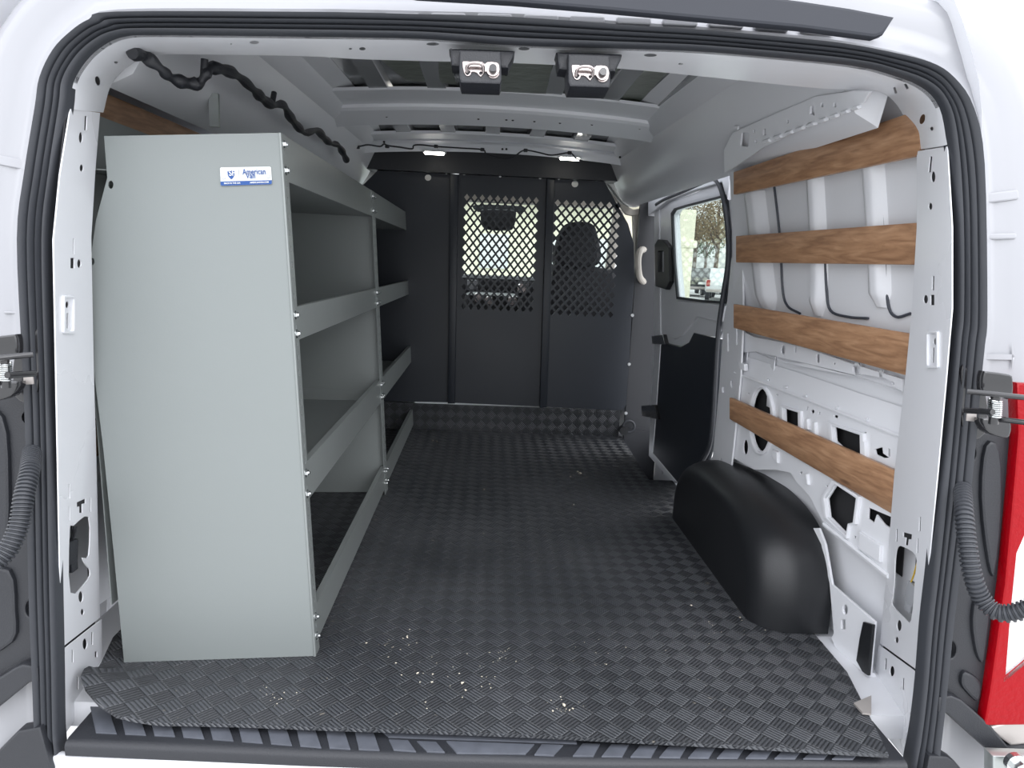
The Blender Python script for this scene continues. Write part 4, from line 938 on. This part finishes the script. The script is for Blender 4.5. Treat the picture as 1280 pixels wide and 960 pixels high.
# ------------------------------------------------------------------ cab
def B(name, parts, m, parent=None, bev=.01):
    bm = bmesh.new()
    for c, s_ in parts: box(bm, c, s_, None, bev)
    return bmo(name, bm, m, parent)
seat = empty('passenger_seat', (.62, 4.15, 0), 'black passenger seat with head restraint seen through the right mesh window', 'seat')
def shaped(px, y, th, name, m, parent, bev=.03): return plate(name, PL((0, y, 0), (0, -1, .1)), smoothpoly(px, 4), [], th, m, parent, bev)
shaped([(700,290),(708,280),(722,277),(738,279),(746,290),(748,330),(694,330)], 4.15, .10, 'head_restraint', SEATM, seat)
shaped([(690,334),(720,331),(756,336),(772,350),(778,470),(688,470)], 4.18, .12, 'backrest', SEATM, seat)
B('cushion', [((.6, 4.45, .35), (.5, .5, .16))], SEATM, seat, .04)
dash = empty('dashboard', (.1, 4.95, .3), 'dark dashboard and centre console seen through the left mesh window', 'dashboard')
B('top', [((.1, 5.0, .68), (1.7, .5, .16))], SEATM, dash, .05)
B('front', [((.1, 4.9, .35), (1.7, .35, .6))], JAMB, dash, .05)
B('console', [((.12, 4.62, .45), (.36, .35, .42))], BLKP, dash, .04)
for (px, py) in ((597,372),(611,376),(640,376),(652,360)):
    bm = bmesh.new(); c = hy(px, py, 4.43); cyl(bm, c, c+Vector((0, -.03, 0)), .03, .026); bmo('knob', bm, CHROME, dash)
for q in ([(584,350),(597,350),(597,362),(584,362)], [(650,350),(662,351),(660,364),(648,363)]): plate('air_vent', PL((0, 4.43, 0), (0, -1, 0)), q, [], .02, GRYC, dash, .004)
mir = empty('rearview_mirror', hy(624, 272, 4.7), 'black rearview mirror seen through the left mesh window', 'mirror')
shaped([(601,266),(606,262),(641,263),(645,270),(642,284),(634,287),(610,286),(602,280)], 4.7, .05, 'mirror_body', SEATM, mir, .01)
shaped([(594,256),(654,258),(650,266),(640,262),(606,261),(598,264)], 4.75, .04, 'mount', SEATM, mir, .004)
# cab shell
def bar(bm, p, q, w, d): 
    p = Vector(p); q = Vector(q); dd = q-p; m = dd.to_track_quat('Z', 'Y').to_matrix()
    box(bm, (p+q)/2, (w, d, dd.length), m, .01)
bm = bmesh.new(); box(bm, (.1, 4.1, 1.335), (1.62, 1.15, .04)); st(bmo('trim_12', bm, SATIN)); bpy.data.objects['trim_12'].data.materials.clear(); bpy.data.objects['trim_12'].data.materials.append(BEIGE)
bm = bmesh.new(); box(bm, (.1, 4.68, 1.28), (1.62, .12, .10)); bar(bm, (-.72, 4.7, 1.25), (-.78, 5.3, .75), .07, .07); bar(bm, (.92, 4.7, 1.25), (.98, 5.3, .75), .07, .07); st(bmo('trim_13', bm, BEIGE))
for x, nme in ((-.80, 'wall_cab_left'), (.995, 'wall_cab_right')):
    bm = bmesh.new(); box(bm, (x, 4.45, .33), (.05, 1.7, .80)); box(bm, (x, 3.62, .6), (.05, .12, 1.4)); box(bm, (x, 4.1, 1.29), (.05, 1.1, .1)); st(bmo(nme, bm, JAMB))
bm = bmesh.new(); box(bm, (.1, 5.3, .2), (1.9, .05, 1.0)); st(bmo('wall_front', bm, JAMB))
# windscreen
bm = bmesh.new(); v = [bm.verts.new(p) for p in ((-.72, 4.75, 1.25), (.92, 4.75, 1.25), (.98, 5.32, .70), (-.78, 5.32, .70))]; bm.faces.new(v)
r = bmesh.ops.extrude_face_region(bm, geom=bm.faces[:]); bmesh.ops.translate(bm, vec=(0, .004, .004), verts=[v for v in r['geom'] if isinstance(v, bmesh.types.BMVert)])
st(bmo('window_2', bm, GLASS))
# outer shell sides between opening and cab so no daylight leaks in
bm = bmesh.new(); box(bm, (1.01, 1.87, .45), (.02, .74, 1.5)); box(bm, (1.0, 2.92, -.35), (.02, 1.4, .7)); st(bmo('wall_outer_right', bm, WHITE))
bm = bmesh.new(); box(bm, (-.98, 2.6, .45), (.02, 2.2, 1.5)); st(bmo('wall_outer_left', bm, WHITE))
bm = bmesh.new(); box(bm, (-.79, 2.9, .55), (.02, 1.5, 1.6)); st(bmo('wall_inner_left', bm, WHITEI))
bm = bmesh.new(); box(bm, (.1, 2.75, 1.55), (1.6, 2.2, .02)); st(bmo('trim_14', bm, WHITE))
bm = bmesh.new(); box(bm, (.90, 3.55, .35), (.17, .03, 1.8)); st(bmo('trim_15', bm, JAMB))
# ------------------------------------------------------------------ outside
GZ = -.68
def groundmat():
    m = mat('pale concrete ground', (.5, .5, .49), .9, bump=.3, bscale=60, var=.15, vscale=.5); return m
bm = bmesh.new(); bmesh.ops.create_grid(bm, x_segments=1, y_segments=1, size=150); bmesh.ops.translate(bm, vec=(0, 0, GZ), verts=bm.verts); g = st(bmo('ground', bm, groundmat()))
CREAM = mat('cream siding', (.72, .70, .55), .8, var=.05); DKG = mat('dark window glass', (.05, .06, .07), .1)
GREEN = mat('dark green leaves', (.05, .09, .035), .8, var=.4, vscale=4); BROWN = mat('autumn twigs', (.22, .17, .10), .9, var=.35, vscale=3); BARK = mat('bark', (.12, .09, .07), .9)
def carp(name, c, ang, col, label, pickup=False):
    e = bpy.data.objects.new(name, None); COL.objects.link(e)
    cm = mat('car paint', col, .25, coat=.6)
    bm = bmesh.new(); L, W = 4.9, 1.95
    def xs_(sec, w0, w1): 
        rr_ = []
        for yy, ww in ((-w0, 0), (w0, 0)): rr_.append([Vector((p[0], yy, p[1])) for p in sec])
        V = loft(bm, rr_, closed=True); bm.faces.new(V[0]); bm.faces.new(V[1][::-1])
    xs_([(-2.4,.45),(2.4,.45),(2.45,.8),(2.3,1.05),(1.2,1.12),(-2.35,1.15),(-2.45,.8)], W/2, 0)
    bmesh.ops.bevel(bm, geom=bm.edges[:], offset=.06, segments=2, affect='EDGES'); bmo('body', bm, cm, e)
    bm = bmesh.new(); xs_([(-.6,1.1),(1.3,1.1),(.7,1.72),(-.4,1.78)] if pickup else [(-2.25,1.1),(1.3,1.1),(.6,1.7),(-1.9,1.74)], W/2-.12, 0); bmo('cabin', bm, cm, e)
    bm = bmesh.new(); xs_([(-.5,1.16),(1.15,1.16),(.62,1.64),(-.38,1.68)] if pickup else [(-2.28,1.2),(1.2,1.16),(.56,1.62),(-1.98,1.64)], W/2-.11, 0); bmo('windows', bm, DKG, e)
    for a in (-1.5, 1.5):
        for b in (-1, 1):
            bm = bmesh.new(); cyl(bm, (a, b*(W/2-.22), .36), (a, b*(W/2), .36), .36, seg=24); o = bmo('wheel', bm, RUB, e)
            bm = bmesh.new(); cyl(bm, (a, b*(W/2-.02), .36), (a, b*(W/2+.01), .36), .2, seg=16); q = bmo('hub', bm, SILV, o)
    for b in (-1, 1):
        bm = bmesh.new(); box(bm, (-2.42, b*.82, .95), (.08, .2, .35), None, .02); bmo('tail_light', bm, RED, e)
    bm = bmesh.new(); box(bm, (-2.47, 0, .55), (.1, 1.8, .16), None, .03); bmo('bumper', bm, SILV, e)
    bm = bmesh.new(); box(bm, (-2.46, 0, .85), (.03, .5, .14), None, .01); bmo('number_plate', bm, STW, e)
    e.location = c; e.rotation_euler = (0, 0, ang); tag(e, label, 'car')
def gp(px, py): p = hz(px, py, GZ); return p
def far(px, y):
    r = ray(px, 345); p = CAM+r*(y/r.y); return Vector((p.x, p.y, GZ))
carp('pickup_truck', far(869, 46), PI/2-.1, (.01, .012, .012), 'black pickup truck parked outside, seen through the side door window', True)
carp('suv', far(892, 52), PI/2-.45, (.45, .48, .5), 'silver car parked outside between the black pickup and the white pickup')
carp('pickup_truck', far(907, 41), PI/2-.35, (.6, .62, .62), 'pale pickup truck with red lamps at the window right edge', True)
# cream portico column
c = far(852, 14); e = empty('portico_column', c, 'cream painted square column outside the side door window', 'column')
B('shaft', [((c.x, c.y, GZ+1.35), (.30, .3, 2.7))], CREAM, e, .02); B('capital', [((c.x, c.y, GZ+2.05), (.40, .40, .14))], CREAM, e, .02)
def blob(c, r, n, sz, name, m, parent=None, zs_=1):
    bm = bmesh.new()
    for _ in range(n):
        v = Vector((random.gauss(0, 1), random.gauss(0, 1), random.gauss(0, 1))).normalized()*r*random.uniform(.3, 1)**.5; v.z *= zs_
        p = Vector(c)+v; R = Matrix.Rotation(random.random()*6, 3, 'X') @ Matrix.Rotation(random.random()*6, 3, 'Z')
        vs = [bm.verts.new(p+R @ Vector(q)*sz) for q in ((-1, 0, 0), (0, -.5, .1), (1, 0, 0), (0, .5, .1))]; bm.faces.new(vs)
    return bmo(name, bm, m, parent, False, False)
b_ = far(856, 12.5); o = blob((b_.x, b_.y, GZ+.35), .4, 900, .05, 'bush', GREEN, None, .9); tag(o, 'small round green bush at the foot of the cream column outside', 'bush')
# bare trees
def tree(px, y, h, r, m, label, n=1400):
    c = far(px, y); e = empty('tree', c, label, 'tree', 'trees beyond the car park')
    bm = bmesh.new(); tube(bm, [c, c+Vector((.1, 0, h*.4)), c+Vector((-.1, 0, h*.7))], .25, 8, rad=lambda i: .28-.09*i)
    for k in range(14):
        a = random.random()*6.28; t = c+Vector((0, 0, h*random.uniform(.3, .6))); q = t+Vector((math.cos(a)*r*.8, math.sin(a)*r*.8, random.uniform(.2, .5)*h)); tube(bm, [t, t.lerp(q, .5)+Vector((0, 0, .3)), q], .05, 5, rad=lambda i: .08-.03*i)
    bmo('trunk', bm, BARK, e); blob((c.x, c.y, GZ+h*.65), r, n, .14, 'crown', m, e, 1.0)
for px, y, h, r, m in ((838,75,9,2.2,BROWN),(866,82,11,2.6,BROWN),(893,72,10,2.4,BROWN),(922,66,10,2.4,BROWN),(880,108,10,3,GREEN),(852,108,9,3,GREEN)):
    tree(px, y, h, r, m, 'tree beyond the car park, seen through the side door window')
# building in front
e = empty('building', (1, 30, GZ), 'pale building ahead of the van seen through the mesh windows', 'building')
B('wall', [((-4, 32, GZ+2.2), (22, 4, 4.4))], CREAM, e, .02)
for k in range(9): B('window', [((-14+k*2.4, 29.95, GZ+2.0), (1.2, .1, 1.4))], STW, e, .01)
B('roof', [((-4, 31.5, GZ+4.5), (23, 6, .3))], SILV, e, .02)
# ------------------------------------------------------------------ light
w = bpy.data.worlds.new('sky'); bpy.context.scene.world = w; w.use_nodes = True; nt = w.node_tree; N = nt.nodes; L = nt.links
bg = N['Background']; tc = N.new('ShaderNodeTexCoord'); sp = N.new('ShaderNodeSeparateXYZ'); cr = N.new('ShaderNodeValToRGB'); L.new(tc.outputs['Generated'], sp.inputs[0])
mr = N.new('ShaderNodeMapRange'); mr.inputs[1].default_value = -1; mr.inputs[2].default_value = 1; L.new(sp.outputs[2], mr.inputs[0]); L.new(mr.outputs[0], cr.inputs[0])
el = cr.color_ramp.elements; el[0].position = .49; el[0].color = (.25, .26, .26, 1); el[1].position = .62; el[1].color = (1, 1.02, 1.08, 1)
q = el.new(.52); q.color = (.55, .57, .58, 1)
n = N.new('ShaderNodeTexNoise'); n.inputs['Scale'].default_value = 2.5; n.inputs['Detail'].default_value = 4; L.new(tc.outputs['Generated'], n.inputs['Vector'])
m2 = N.new('ShaderNodeMapRange'); m2.inputs[3].default_value = .7; m2.inputs[4].default_value = 1.35; L.new(n.outputs['Fac'], m2.inputs[0])
vm = N.new('ShaderNodeVectorMath'); vm.operation = 'SCALE'; L.new(cr.outputs[0], vm.inputs[0]); L.new(m2.outputs[0], vm.inputs['Scale']); L.new(vm.outputs[0], bg.inputs[0])
bg.inputs[1].default_value = 1.45
sc = bpy.context.scene; sc.view_settings.view_transform = 'Standard'; sc.view_settings.look = 'None'; sc.view_settings.gamma = 1; sc.view_settings.use_curve_mapping = False
sc.view_settings.exposure = .95
su = bpy.data.lights.new('sun', 'SUN'); su.energy = .5; su.angle = .6; so = bpy.data.objects.new('sun', su); COL.objects.link(so); so.rotation_euler = (math.radians(58), 0, math.radians(22))
sc.cycles.max_bounces = 10; sc.cycles.diffuse_bounces = 5; sc.cycles.transparent_max_bounces = 12
